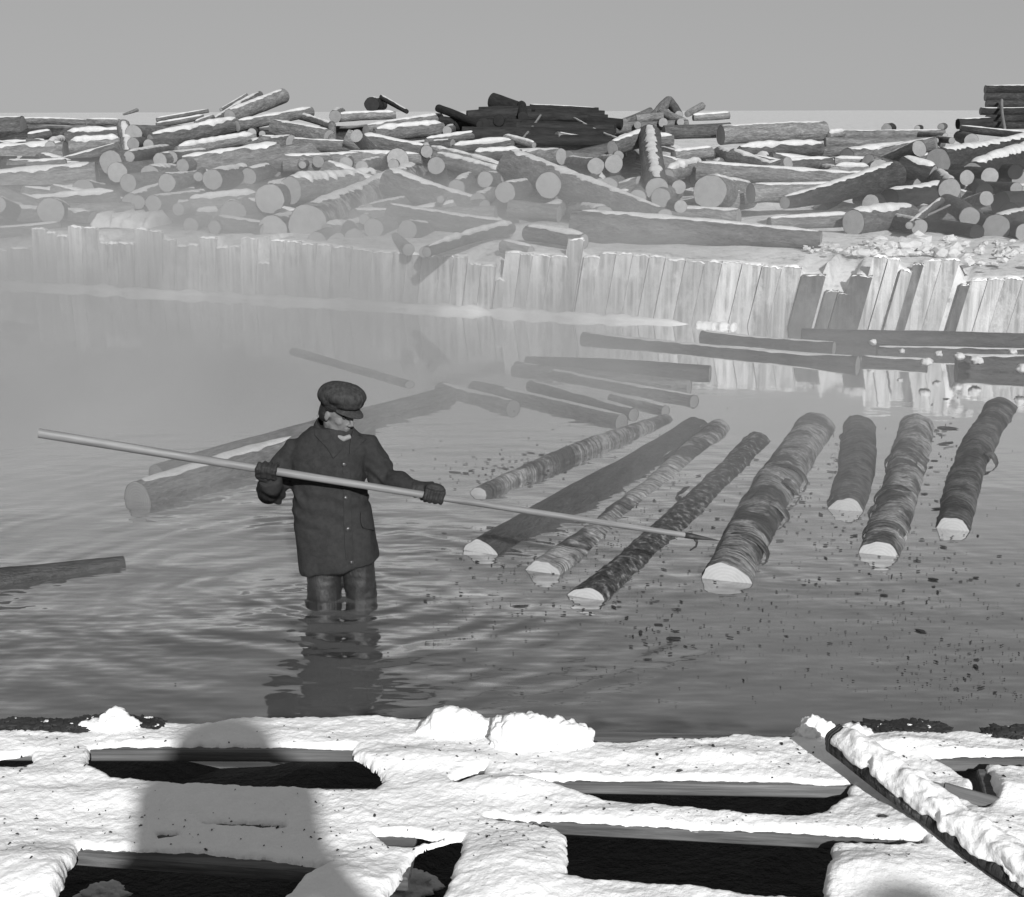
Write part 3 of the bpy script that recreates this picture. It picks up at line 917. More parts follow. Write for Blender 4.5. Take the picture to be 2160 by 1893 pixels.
def build_pile():
    for k, row in enumerate(r for r in LOGS.strip().split("\n") if r.strip()):
        dat, lab = row.split("|")
        f = dat.split()
        x1, y1, x2, y2, d1, d2, o1, o2, sn = [float(q) for q in f[:9]]
        bk = BK[f[9]]
        if bk == "bark" and x1 > 1830: bk = "bark_clear"  # clear end of the pile takes the bark without painted haze
        if bk == "bark_dark" and x1 < 1300:      # the black heap stands clear of the snowy logs before it
            o1, o2 = o1 - 0.9, o2 - 0.9
            d1, d2 = d1 * 1.2, d2 * 1.2
        D1, D2 = pile_D(x1, y1) + o1, pile_D(x2, y2) + o2
        p1, p2 = at_Y(x1, y1, D1), at_Y(x2, y2, D2)
        facing = abs(x2 - x1) < 60 and o2 - o1 >= 1.4
        if facing:   # the trunk runs back into the pile
            v = Vector((LR.uniform(-0.18, 0.28), 1, LR.uniform(-0.03, 0.03)))
            p2 = p1 + v * LR.uniform(2.2, 3.2)
        r1, r2 = d1 / 2 * px_m(p1), d2 / 2 * px_m(p2)
        if facing: r2 = r1 * 0.9
        stick = max(d1, d2) < 8
        if not stick and not facing and y1 > 270: r1, r2 = r1 * 1.24, r2 * 1.24
        o = make_log("pole" if stick else "log", p1, p2, r1, r2, M[bk], M["dark_end" if bk == "bark_dark" else "wood_end"], sn / 100.0 * (0.7 if sn < 6 else 0.9), 1000 + k, snow_wide=0.8 if sn < 4 else 1.0 if sn < 6 else 1.2,
                     rings=0.05 if bk == "scaly_bark" else 0, seg=22 if max(d1, d2) > 30 else 14)
        tag(o, lab.replace("left of the apex, level", "short of the apex, level"), "pole" if stick else "log", GROUPS)
build_pile()

def build_fill():
    """logs wedged deeper in the heap, seen only in the gaps"""
    R = random.Random(77)
    for k in range(130):
        px = R.uniform(-30, 1950) if k < 112 else R.uniform(1950, 2190)
        py = R.uniform(310, 485) if px < 1500 else R.uniform(310, 470)
        if px > 1450 and px < 1760: py = R.uniform(320, 400)
        D = pile_D(px, py) + R.uniform(0.5, 1.2)
        c = at_Y(px, py, D)
        lz = LAND + 0.1
        if c.z < lz: c.z = lz
        ang = R.gauss(0, 0.6) if k % 3 else R.gauss(1.57, 0.25)
        L = R.uniform(1.2, 2.6)
        v = Vector((math.cos(ang), math.sin(ang), R.gauss(0, 0.16)))
        r = R.uniform(0.12, 0.23)
        o = make_log("log", c - v * L / 2, c + v * L / 2, r, r * R.uniform(0.75, 1), M["bark"], M["wood_end"], R.choice((0, 0.012, 0.02)), 3000 + k, seg=14)
        tag(o, "snow-dusted log wedged deep between the other logs of the pile", "log", "logs wedged deep in the pile")
build_fill()

# ------------------------------------------------------------------ floating logs
def flap(o, L, r1, r2, t, a0, a1, wid, lift, m, seed):
    """a curl of loose bark standing off the trunk"""
    n = 14
    verts, faces = [], []
    for s in range(4):
        for i in range(n + 1):
            u = i / n
            a = a0 + (a1 - a0) * u
            e = math.sin(math.pi * u) ** 0.5
            x = t * L + (s / 3 - 0.5) * wid * (0.7 + 0.5 * noise.noise(Vector((u * 3, seed, s * .2))))
            r = (r1 + (r2 - r1) * t) * 1.03 + lift * (s / 3) ** 1.5 * e * (1 + 0.5 * noise.noise(Vector((u * 4, seed, 1))))
            verts.append((x, r * math.sin(a), r * math.cos(a)))
    for s in range(3):
        for i in range(n):
            a = s * (n + 1) + i
            faces.append((a, a + 1, a + n + 2, a + n + 1))
    me = bpy.data.meshes.new("bark_flap")
    me.from_pydata(verts, [], faces)
    me = applied(me, [("SOLIDIFY", {"thickness": 0.006, "offset": 0})])
    me.polygons.foreach_set("use_smooth", [True] * len(me.polygons))
    link("bark_flap", me, m, o)

# near end px, far end px, diameters px, height of the axis over water in radii, bark, rings, flaps, snow cm (range), label
FLOATS = [
    (1009, 1043, 1405, 884, 44, 34, -.35, "scaly_bark", .14, 6, 0, None, 1, "thin gnarled log with curling bark, beside the smooth dark one"),
    (1012, 1166, 1470, 900, 92, 64, -.38, "wet_bark", 0, 0, 0, None, 1, "smooth dark wet log with a white sawn end, crossed by the pike pole"),
    (1143, 1208, 1512, 902, 94, 68, -.48, "scaly_bark", .06, 3, 0, None, 1, "low log next to the smooth dark one, its white end barely out of the water"),
    (1236, 1262, 1595, 928, 98, 66, -.52, "scum_bark", .10, 3, 0, None, 1, "scum-covered log almost awash, its white end closest to the deck"),
    (1530, 1226, 1722, 900, 118, 88, -.36, "scaly_bark", .08, 8, 0, None, 1, "longest of the thick scaly logs, just beyond the pike pole's tip"),
    (1783, 1077, 1815, 898, 80, 70, -.36, "scaly_dark", .09, 4, 0, None, 1, "short scaly log, shortest in the row of floating logs"),
    (1854, 1171, 1933, 900, 92, 80, -.36, "scaly_bark", .10, 5, 0, None, 1, "long scaly log with a white crescent end, beside the last dark one"),
    (2010, 1118, 2112, 858, 78, 66, -.36, "scaly_dark", .10, 6, 0, None, 1, "dark shaggy log with peeling bark, last in the row of floating logs"),
    (290, 1058, 770, 905, 80, 58, .05, "bark", 0, 0, 1.5, (0.02, .62), 1, "snow-topped log in the mist with a pale dome-like end"),
    (330, 1004, 945, 838, 50, 44, -.05, "bark", 0, 0, 0, None, 1, "long dark log lying behind the snow-topped log and the man"),
    (-130, 1244, 262, 1188, 78, 32, -.1, "wet_bark", .04, 0, 0, None, 1, "dark log alone on the rippled water by the picture's edge"),
    (1083, 862, 930, 822, 38.0, 34.2, -0.05, "bark", 0, 0, 0.3, None, 1, "short log with a pale sawn end crossing the tip of the long dark log"),
    (620, 742, 865, 812, 28, 28, -.4, "bark", 0, 0, 0, None, 1, "faint log deep in the steam beyond the man's cap"),
    (1465, 848, 1090, 776, 30.4, 28.5, -0.05, "bark", 0, 0, 1.2, None, 1, "misty log carrying a bright strip of snow"),
    (1312, 892, 1000, 820, 38.0, 34.2, -0.05, "bark", 0, 0, 0.3, (.0, .8), 1, "misty log pointing at the gnarled log's middle"),
    (1337, 876, 1120, 815, 28.5, 26.6, -0.05, "bark", 0, 0, 0.3, None, 1, "misty log with a small white end among the crossing logs"),
    (1404, 868, 1290, 840, 24.7, 22.8, -0.05, "bark", 0, 0, 0.5, None, 1, "short misty log touching the gnarled log's far end"),
    (1498, 789, 1110, 768, 38.0, 36.1, -0.05, "wet_bark", 0, 0, 0, None, 1, "dark log with a rounded end beside the still water"),
    (1454, 818, 1085, 782, 32.3, 32.3, -0.05, "bark", 0, 0, 0, None, 1, "dark log with a ringed end just in front of the rounded one"),
    (1810, 772, 1230, 716, 36.0, 28.8, 0.1, "wet_bark", 0, 0, 0.5, None, 1, "long dark boom log with a thin frost line and an oval end"),
    (1957, 772, 1818, 764, 28.8, 27.0, 0.1, "wet_bark", 0, 0, 0.4, None, 1, "short boom log ending in a lump of white ice"),
    (2017, 778, 2300, 786, 54.0, 54.0, 0.15, "wet_bark", 0, 0, 0.5, None, 1, "thick boom log with ice knobs under the whitest planks"),
    (1690, 722, 2300, 738, 40, 42, .5, "wet_bark", 0, 0, 0, None, 1, "dark wale log along the foot of the whitest planks"),
    (1850, 746, 2300, 757, 32.0, 34.0, 0.0, "wet_bark", 0, 0, 0.4, None, 1, "thin boom log between the wale log and the thick boom log"),
    (1480, 712, 1760, 736, 30.0, 30.0, 0.0, "wet_bark", 0, 0, 0.5, None, 1, "boom log beginning where the ice ledge stops"),
]
def build_floats():
    R = random.Random(19)
    for k, (x1, y1, x2, y2, d1, d2, hz, bk, rg, nf, sn, sr, _, lab) in enumerate(FLOATS):
        p1, p2 = at_z(x1, y1, 0), at_z(x2, y2, 0)
        r1, r2 = d1 / 2 * px_m(p1), d2 / 2 * px_m(p2)
        p1.z, p2.z = hz * r1, hz * r2
        fresh = k < 8
        o = make_log("floating_log", p1, p2, r1, r2, M[bk], M["fresh_end"] if fresh else M["wood_end"], sn / 100.0, 500 + k, rough=0.06 if fresh else 0.045, rings=rg, seg=40 if fresh else 24, bend=0.016 if fresh else 0.008, snow_range=sr, snow_wide=0.8)
        tag(o, lab, "log", "logs floating in the pond")
        if k in (4, 6):   # collars of bark sliding off the trunk
            for t_, w_ in {4: ((.13, .10), (.55, .05)), 6: ((.10, .09), (.34, .07))}[k]:
                flap(o, (p2 - p1).length, r1, r2, t_, -1.35, 1.35, w_, 0.016, M["scaly_dark"], t_ * 77)
        for q in range((nf + 1) // 2):
            side = R.choice((-1, 1, 1))
            a0 = side * R.uniform(0.2, 1.0)
            flap(o, (p2 - p1).length, r1, r2, R.uniform(0.04, 0.95), a0, a0 + side * R.uniform(0.6, 1.1), R.uniform(0.09, 0.22), R.uniform(0.006, 0.018), M[bk], R.uniform(0, 90))
build_floats()

# knobs of ice on the boom logs
def lump(name, c, size, m, seed, sub=3, rough=0.35, flat=1.0):
    bm = bmesh.new()
    bmesh.ops.create_icosphere(bm, subdivisions=sub, radius=1)
    for v in bm.verts:
        d = v.co.normalized()
        k = 1 + rough * noise.noise(d * 1.6 + Vector((seed, 0, 0))) + rough * 0.5 * noise.noise(d * 4 + Vector((0, seed, 0))) + rough * 0.25 * noise.noise(d * 10 + Vector((0, 0, seed)))
        v.co = Vector((d.x * size[0] * k, d.y * size[1] * k, d.z * size[2] * k))
        if flat < 1 and v.co.z < -size[2] * flat: v.co.z = -size[2] * flat
    me = bpy.data.meshes.new(name)
    bm.to_mesh(me); bm.free()
    me.polygons.foreach_set("use_smooth", [True] * len(me.polygons))
    return link(name, me, m, None, c)
for k, (x, y, s, lab) in enumerate([(1842, 722, 8, "small ice knob frozen on the wale log under the dark bare plank"), (1903, 741, 6, "ice knob on the boom between the dark bare plank and the short boom log"), (1980, 747, 8, "ice knob near the thick boom log's end"), (1955, 764, 12, "lump of ice on the short boom log's end"), (2024, 752, 10, "ice cap on the thick boom log's corner"), (2060, 760, 13, "flattened ice crust on the thick boom log"), (2136, 744, 9, "ice knob on the wale log at the picture's edge"), (2157, 778, 12, "white ice lump on the thick boom log at the picture's edge")]):
    p = at_z(x, y, 0.16)
    s *= px_m(p)
    tag(lump("ice_lump", p, (s, s, s * 0.8), M["ice"], k * 3.3), lab, "ice lump", "ice lumps on the boom logs")

# bark chips adrift
def build_chips():
    R = random.Random(8)
    verts, faces = [], []
    def chip(p, s):
        n = R.randint(5, 8)
        b = len(verts)
        a0 = R.uniform(0, 6.28)
        st = R.uniform(0.12, 0.6)
        rot = R.gauss(0, 0.7)
        for z in (0.003, 0.003 + R.uniform(0.001, 0.006)):
            for i in range(n):
                a = a0 + 2 * math.pi * i / n
                r = s * R.uniform(0.55, 1.0)
                x, y = math.cos(a) * r, math.sin(a) * r * st
                verts.append((p.x + x * math.cos(rot) - y * math.sin(rot), p.y + x * math.sin(rot) + y * math.cos(rot), z))
        faces.append(tuple(range(b + n, b + 2 * n)))
        for i in range(n):
            k = (i + 1) % n
            faces.append((b + i, b + k, b + n + k, b + n + i))
    zones = [  # centre px, spread px, count, size
        (1040, 990, 60, 18, 130, .018), (1250, 1130, 90, 60, 260, .010), (1430, 1080, 60, 70, 150, .013), (1700, 1060, 60, 60, 140, .015),
        (1820, 1120, 120, 90, 160, .013), (1990, 1000, 60, 80, 90, .02), (1780, 960, 25, 25, 60, .022), (1985, 925, 20, 25, 36, .04), (1900, 1320, 220, 80, 380, .006),
        (2050, 1440, 100, 60, 260, .006), (1600, 1400, 160, 80, 120, .005), (1050, 1270, 90, 40, 110, .008), (1380, 1330, 60, 25, 60, .016),
        (1080, 1180, 80, 40, 120, .012), (1320, 1240, 60, 25, 80, .012), (950, 960, 120, 50, 30, .012), (1150, 960, 60, 25, 50, .015), (860, 1010, 40, 20, 25, .015), (1960, 1180, 120, 50, 120, .013), (1500, 1320, 150, 40, 80, .008), (1000, 1420, 200, 40, 40, .006)]
    for cx, cy, sx, sy, n, s in zones:
        for i in range(int(n * .75)):
            cyy = R.gauss(cy, sy)
            if cyy > 1500: cyy = R.uniform(1250, 1490)
            p = at_z(R.gauss(cx, sx), cyy, 0)
            chip(p, 0.9 * s * math.exp(R.gauss(-0.2, 0.6)))
    o = mesh_obj("bark_litter", verts, faces, M["flake"], smooth=False)
    tag(o, kind="stuff")
build_chips()

# ------------------------------------------------------------------ snow heap, rubble on the bank
def heap(name, pts, w, h, seed, lab, cat):
    loc = pts[0].copy()
    o = lumpy_strip(name, pts, w, h, M["dimmed_snow"], seed, loc)
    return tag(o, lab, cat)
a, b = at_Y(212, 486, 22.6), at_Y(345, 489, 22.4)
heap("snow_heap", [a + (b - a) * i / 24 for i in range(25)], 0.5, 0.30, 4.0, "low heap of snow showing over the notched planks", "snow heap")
p = at_Y(770, 520, 20.3); tag(lump("snow_block", p, (0.11, 0.1, 0.08), M["dimmed_snow"], 5, rough=.3), "small white block of snow sitting on the plank tops", "snow block")

def build_rubble():
    R = random.Random(23)
    verts, faces = [], []
    ico = bmesh.new(); bmesh.ops.create_icosphere(ico, subdivisions=2, radius=1)
    iv = [v.co.copy() for v in ico.verts]; fi = [[v.index for v in f.verts] for f in ico.faces]
    ico.free()
    for k in range(200):
        x = R.uniform(1690, 2240); 
        y = 528 + R.gauss(0, 12) - max(0, (x - 1900)) * 0.01
        if x < 1800: y = 522 + R.gauss(0, 6)
        y = min(y, 534 if x < 2030 else 556)
        p = at_z(x, y, LAND + 0.05)
        s = math.exp(R.gauss(-3.2, 0.5)) * (1.25 if x > 1850 else 0.7)
        b = len(verts)
        sd = R.uniform(0, 99)
        q = (R.uniform(.7, 1.5), R.uniform(.7, 1.3), R.uniform(.4, .9))
        for v in iv:
            kx = 1 + 0.6 * noise.noise(v * 1.9 + Vector((sd, 0, 0)))
            verts.append((p.x + v.x * s * q[0] * kx, p.y + v.y * s * q[1] * kx, p.z + v.z * s * q[2] * kx))
        faces += [[b + i for i in f] for f in fi]
    return tag(mesh_obj("snow_rubble", verts, faces, M["dimmed_snow"], smooth=False), kind="stuff")
build_rubble()

# ------------------------------------------------------------------ the snowy deck in front
DECK = 0.985
deck = tag(empty("wooden_deck", (0, 2.9, DECK)), "snow-covered plank deck with dark gaps along the water's near edge", "deck")
DL = deck.location
def prism(name, corners, z0, z1, m, lean=0.0):
    """corners: plan points; a board with slightly worn edges"""
    bm = bmesh.new()
    vs = [bm.verts.new(Vector((c.x, c.y, z1)) - DL) for c in corners]
    f = bm.faces.new(vs)
    r = bmesh.ops.extrude_face_region(bm, geom=[f])
    for v in [g for g in r["geom"] if isinstance(g, bmesh.types.BMVert)]:
        v.co.z = z0 - DL.z
    bmesh.ops.recalc_face_normals(bm, faces=bm.faces)
    bmesh.ops.bevel(bm, geom=list(bm.edges), offset=0.004, segments=1, affect='EDGES')
    me = bpy.data.meshes.new(name)
    bm.to_mesh(me); bm.free()
    return link(name, me, m, deck)
P = lambda x, y: at_z(x, y, DECK)
prism("plank", [P(-500, 1581), P(990, 1586), P(1000, 1535), P(-500, 1520)], DECK - 0.034, DECK, M["deck_wood"])
prism("plank", [P(1010, 1647), P(1835, 1662), P(1840, 1556), P(1000, 1535)], DECK - 0.034, DECK, M["deck_wood"])
prism("plank", [P(1905, 1606), P(2600, 1598), P(2600, 1540), P(1850, 1560)], DECK - 0.034, DECK, M["deck_wood"])
prism("plank", [P(-500, 1741), P(995, 1741), P(1005, 1660), P(-500, 1660)], DECK - 0.036, DECK - 0.003, M["deck_wood"])
prism("plank", [P(1010, 1727), P(1995, 1779), P(2010, 1730), P(1010, 1690)], DECK - 0.034, DECK - 0.003, M["deck_wood"])
prism("plank", [P(-500, 1745), P(860, 1850), P(880, 1758), P(-500, 1726)], DECK - 0.04, DECK - 0.004, M["deck_wood"])
prism("plank", [P(2090, 1720), P(2700, 1740), P(2700, 1622), P(2060, 1620)], DECK - 0.06, DECK - 0.002, M["deck_wood"])
yb = P(1080, 1700).y
for x0, x1, y0 in ((-1.3, -1.2, 2.9), (-0.14, 0.08, 2.9), (0.72, 0.84, 2.7)):
    prism("crossbeam", [Vector((x0, 0.2, 0)), Vector((x1, 0.2, 0)), Vector((x1, y0, 0)), Vector((x0, y0, 0))], DECK - 0.16, DECK - 0.045, M["deck_wood"])
for j in range(12):
    y1 = 2.55 - 0.34 * j
    prism("plank", [Vector((-4.5, y1 - 0.30, 0)), Vector((4.5, y1 - 0.30, 0)), Vector((4.5, y1, 0)), Vector((-4.5, y1, 0))], DECK - 0.06, DECK - 0.006 + 0.002 * (j % 2), M["deck_wood"])
for x in (-3.4, -1.9, 1.75, 3.3):
    for y in (3.2, 0.8):
        prism("post", [Vector((x - .08, y - .08, 0)), Vector((x + .08, y - .08, 0)), Vector((x + .08, y + .08, 0)), Vector((x - .08, y + .08, 0))], -0.5, DECK - 0.165, M["deck_wood"])

HOLES = [
    [(190, 1583), (270, 1578), (420, 1577), (560, 1577), (745, 1583), (742, 1600), (800, 1630), (812, 1655), (790, 1668), (560, 1666), (400, 1658), (240, 1644), (190, 1618)],
    [(1085, 1650), (1200, 1648), (1480, 1650), (1640, 1650), (1740, 1658), (1800, 1655), (1785, 1682), (1732, 1718), (1600, 1722), (1480, 1708), (1300, 1692), (1190, 1666)],
    [(165, 1790), (400, 1796), (600, 1818), (690, 1832), (640, 1860), (600, 1900), (560, 2000), (30, 2000), (118, 1893)],
    [(880, 1795), (975, 1772), (968, 1810), (935, 1900), (895, 1990), (760, 1990), (830, 1880)],
    [(1026, 1727), (1180, 1732), (1440, 1748), (1700, 1757), (1954, 1775), (1950, 1788), (1760, 1784), (1750, 1830), (1736, 1900), (1560, 1886), (1400, 1870), (1195, 1852), (1195, 1772), (1170, 1748), (1100, 1740)],
    [(1960, 1603), (2020, 1599), (2160, 1596), (2400, 1598), (2400, 1614), (2080, 1618), (2105, 1690), (2070, 1712), (2050, 1700), (2055, 1660), (2015, 1628)],
    [(425, 1737), (520, 1737), (598, 1743), (600, 1751), (520, 1747), (428, 1743)],
    [(950, 1650), (1000, 1630), (1022, 1627), (1020, 1641), (962, 1657)],
    [(790, 1762), (880, 1765), (930, 1775), (870, 1790), (820, 1788)],
    [(0, 1600), (60, 1592), (72, 1612), (50, 1620), (0, 1622), (-60, 1615)],
    [(330, 1760), (375, 1758), (380, 1766), (340, 1770)],
]
FAR = [(-400, 1546), (0, 1546), (100, 1543), (170, 1548), (330, 1527), (440, 1528), (540, 1514), (700, 1515), (800, 1510), (880, 1520), (1000, 1535), (1120, 1552), (1235, 1569), (1330, 1568), (1400, 1560), (1480, 1563), (1550, 1551), (1650, 1559), (1700, 1557), (1760, 1552), (1850, 1552), (1960, 1546), (2050, 1547), (2160, 1566), (2600, 1570)]
def build_snow():
    dx = 0.0055
    xs = np.arange(-1.75, 1.75, dx)
    ys = np.arange(2.45, 3.80, dx)
    X, Y = np.meshgrid(xs, ys)
    polys = [np.array([[P(x, y).x, P(x, y).y] for x, y in h]) for h in HOLES]
    far = np.array([[P(x, y).x, P(x, y).y] for x, y in FAR])
    def segdist(a, b):
        d = b - a
        t = np.clip(((X - a[0]) * d[0] + (Y - a[1]) * d[1]) / (d @ d + 1e-12), 0, 1)
        return np.hypot(X - a[0] - t * d[0], Y - a[1] - t * d[1])
    sd = np.full(X.shape, 1e9)
    for pl in polys:
        ins = np.zeros(X.shape, bool)
        dm = np.full(X.shape, 1e9)
        n = len(pl)
        for i in range(n):
            a, b = pl[i], pl[(i + 1) % n]
            dm = np.minimum(dm, segdist(a, b))
            c = ((a[1] > Y) != (b[1] > Y)) & (X < (b[0] - a[0]) * (Y - a[1]) / (b[1] - a[1] + 1e-12) + a[0])
            ins ^= c
        sd = np.minimum(sd, np.where(ins, -dm, dm))
    yf = np.interp(X, far[:, 0], far[:, 1])
    dm = np.full(X.shape, 1e9)
    for i in range(len(far) - 1):
        dm = np.minimum(dm, segdist(far[i], far[i + 1]))
    sd = np.minimum(sd, np.where(Y > yf, -dm, dm))
    sd = sd + 0.020 * fbm(X * 22, Y * 22, 3) + 0.012 * fbm(X * 60 + 5, Y * 60, 3)
    gy, gx = np.gradient(sd, dx)
    gl = np.maximum(gx * gx + gy * gy, 0.25)
    mv = np.where(sd < 0, np.clip(-sd, 0, 2.2 * dx), 0)
    X = X + mv * gx / gl; Y = Y + mv * gy / gl
    t = np.clip(sd / 0.022, 0, 1)
    edge = np.sqrt(1 - (1 - t) ** 2)
    body = 0.016 + 0.022 * fbm(X * 3.2, Y * 5.5, 3) + 0.014 * fbm(X * 7 + 3, Y * 16, 2) + 0.005 * fbm(X * 34, Y * 40, 3) + 0.006 * fbm(X * 90, Y * 90, 2)
    # drifts: wind-laid ridges and piled-up humps
    def hump(px, py, rx, ry, h):
        c = P(px, py)
        return 0.55 * h * np.exp(-((X - c.x) / rx) ** 2 - ((Y - c.y) / ry) ** 2)
    for q in ((80, 1860, .16, .10, .06), (1070, 1850, .11, .16, .06), (720, 1870, .10, .08, .05), (1840, 1850, .14, .07, .05), (1080, 1665, .16, .05, .035), (900, 1610, .22, .05, .03), (1900, 1580, .14, .05, .05), (2120, 1680, .10, .07, .05), (2040, 1600, .12, .03, .02), (1500, 1600, .2, .05, .03), (300, 1690, .3, .05, .03), (2000, 1750, .18, .08, .05)):
        body = body + hump(*q)
    body = np.maximum(body, 0.008)
    Z = DECK - 0.004 + edge * body
    Z = np.where(sd < 0, DECK - 0.006, Z)
    keep = sd > -dx * 1.5
    idx = -np.ones(X.shape, int)
    q = keep[:-1, :-1] & keep[1:, :-1] & keep[:-1, 1:] & keep[1:, 1:]
    use = np.zeros(X.shape, bool)
    use[:-1, :-1] |= q; use[1:, :-1] |= q; use[:-1, 1:] |= q; use[1:, 1:] |= q
    idx[use] = np.arange(use.sum())
    V = np.stack([X[use] - DL.x, Y[use] - DL.y, Z[use] - DL.z], 1)
    j, i = np.nonzero(q)
    F = np.stack([idx[j, i], idx[j, i + 1], idx[j + 1, i + 1], idx[j + 1, i]], 1)
    V = [tuple(v) for v in V]; F = [tuple(f) for f in F]
    # the rest of the deck, out of the picture
    b = len(V)
    gx = [-4.5 + 0.3 * k for k in range(31)]
    gy = [-1.6 + 0.27 * k for k in range(16)]
    gy[-1] = 2.452
    for y in gy:
        for x in gx:
            V.append((x - DL.x, y - DL.y, 0.022 + 0.02 * noise.noise(Vector((x * 3, y * 3, 2)))))
    for jj in range(len(gy) - 1):
        for ii in range(len(gx) - 1):
            a = b + jj * len(gx) + ii
            F.append((a, a + 1, a + len(gx) + 1, a + len(gx)))
    mesh_obj("snow_cover", V, F, M["deck_snow"], deck)
    tree = BVHTree.FromPolygons(V, F)
    R_ = random.Random(4)
    cv, cf = [], []
    for k in range(650):
        p = P(R_.uniform(-50, 2210), R_.choice((R_.uniform(1540, 1880), R_.gauss(1600, 30), R_.gauss(1760, 30))))
        hit = tree.ray_cast(Vector((p.x - DL.x, p.y - DL.y, 0.6)), Vector((0, 0, -1)))
        if hit[0] is None: continue
        sz = 0.0015 * math.exp(R_.gauss(0, 0.55))
        b = len(cv)
        an = R_.uniform(0, 6.28)
        for i in range(5):
            a = 2 * math.pi * i / 5
            x, y = math.cos(a) * sz * 1.9, math.sin(a) * sz * 0.8
            cv.append(hit[0] + Vector((x * math.cos(an) - y * math.sin(an), x * math.sin(an) + y * math.cos(an), 0.0015)))
        cv.append(hit[0] + Vector((0, 0, 0.0035 + sz * .5)))
        cf += [(b + i, b + (i + 1) % 5, b + 5) for i in range(5)]
    tag(mesh_obj("bark_crumbs", cv, cf, M["flake"], deck, smooth=False), kind="stuff")
build_snow()

# bark and twigs heaped on the deck's water edge
def litter_heap(px0, px1, y0, y1, n, seed, lab):
    R = random.Random(seed)
    c = P((px0 + px1) / 2, y1)
    root = tag(empty("bark_heap", c), lab, "bark heap")
    tv, tf = [], []
    sv, sf = [], []
    ico = bmesh.new(); bmesh.ops.create_icosphere(ico, subdivisions=2, radius=1)
    iv = [v.co.copy() for v in ico.verts]; fi = [[v.index for v in f.verts] for f in ico.faces]; ico.free()
    for k in range(n * 3):
        u = R.random()
        x = px0 + (px1 - px0) * u
        h = 0.002 + 0.018 * R.random() * math.sin(math.pi * min(1, max(0, u))) ** .5
        p = P(x, y1 - R.uniform(0, 14)); p.z = DECK + h
        snow = R.random() < 0.12
        V, F = (sv, sf) if snow else (tv, tf)
        b = len(V)
        s = R.uniform(0.004, 0.017) * (0.8 if snow else 1)
        M3 = Matrix.Rotation(R.uniform(0, 6.28), 3, 'Z') @ Matrix.Rotation(R.gauss(0, .14), 3, 'Y')
        sd = R.uniform(0, 99)
        for v in iv:
            kk = 1 + 0.6 * noise.noise(v * 2 + Vector((sd, 0, 0)))
            q = M3 @ Vector((v.x * s * (1.7 if not snow else 1), v.y * s * .9, v.z * s * .45)) * kk
            V.append(p + q - c)
        F += [[b + i for i in f] for f in fi]
    for name, V, F, m in (("bark", tv, tf, M["flake"]), ("snow", sv, sf, M["deck_snow"])):
        if F: tag(mesh_obj(name, V, F, m, root, smooth=False), kind="stuff")
litter_heap(-60, 180, 1500, 1546, 420, 1, "dark heap of bark litter on the deck edge near the small snow lump")
litter_heap(150, 340, 1500, 1538, 220, 2, "snow-flecked bark litter strewn along the deck edge toward the man's reflection")
litter_heap(1800, 1990, 1500, 1550, 380, 3, "dark clump of bark litter behind the snowy pole on the deck edge")
litter_heap(2080, 2200, 1520, 1560, 120, 4, "thin bark litter on the deck edge at the picture's corner")

# the pole lying aslant across the deck
a, b = at_z(1762, 1556, DECK + 0.105), at_z(2330, 1966, DECK + 0.03)
pole = make_log("log", a, b, 0.036, 0.038, M["scaly_dark"], M["wood_end"], 0.034, 42, rings=0.12, seg=30, snow_wide=2.6, bend=0.012, rough=.12, snow_mat=M["deck_snow"])
tag(pole, "snow-crusted log lying aslant across the plank deck, casting a shadow on it", "log")
for q in range(8):
    flap(pole, (b - a).length, .036, .038, 0.08 + 0.1 * q, 0.9, 1.9, 0.05, 0.02, M["scaly_bark"], q * 3.1)
# a plank end stub lying by the corner
pr = tag(empty("board", P(2085, 1690)), "short weathered board end poking out beside the snowy log", "board")
_o = make_log("shaft", at_z(1990, 1668, DECK + .02), at_z(2110, 1700, DECK + .0), .022, .022, M["deck_wood"], M["wood_end"], 0.0, 9, seg=8)
_o.parent = pr; _o.matrix_parent_inverse = Matrix.Translation(-pr.location)

# ------------------------------------------------------------------ people
def tube_bm(bm, pts, seg=16):
    """closed tube through [(point, radius or (ra, rb))]"""
    n = len(pts)
    ref = Vector((0, -1, 0.02))
    rings = []
    for i, (p, r) in enumerate(pts):
        p = Vector(p)
        d = (Vector(pts[min(i + 1, n - 1)][0]) - Vector(pts[max(i - 1, 0)][0])).normalized()
        u = ref - d * ref.dot(d)
        if u.length < 0.15:
            u = Vector((1, 0, 0)) - d * d.x
        u.normalize()
        v = d.cross(u)
        ra, rb = (r, r) if not isinstance(r, tuple) else r
        rings.append([bm.verts.new(p + v * (math.cos(2 * math.pi * k / seg) * ra) + u * (math.sin(2 * math.pi * k / seg) * rb)) for k in range(seg)])
    for i in range(n - 1):
        for k in range(seg):
            q = (k + 1) % seg
            bm.faces.new((rings[i][k], rings[i][q], rings[i + 1][q], rings[i + 1][k]))
    bm.faces.new(rings[0][::-1]); bm.faces.new(rings[-1])

def ball_bm(bm, c, r, rot=None):
    res = bmesh.ops.create_icosphere(bm, subdivisions=3, radius=1)
    rot = rot or Matrix.Identity(3)
    for v in res["verts"]:
        v.co = Vector(c) + rot @ Vector((v.co.x * r[0], v.co.y * r[1], v.co.z * r[2]))

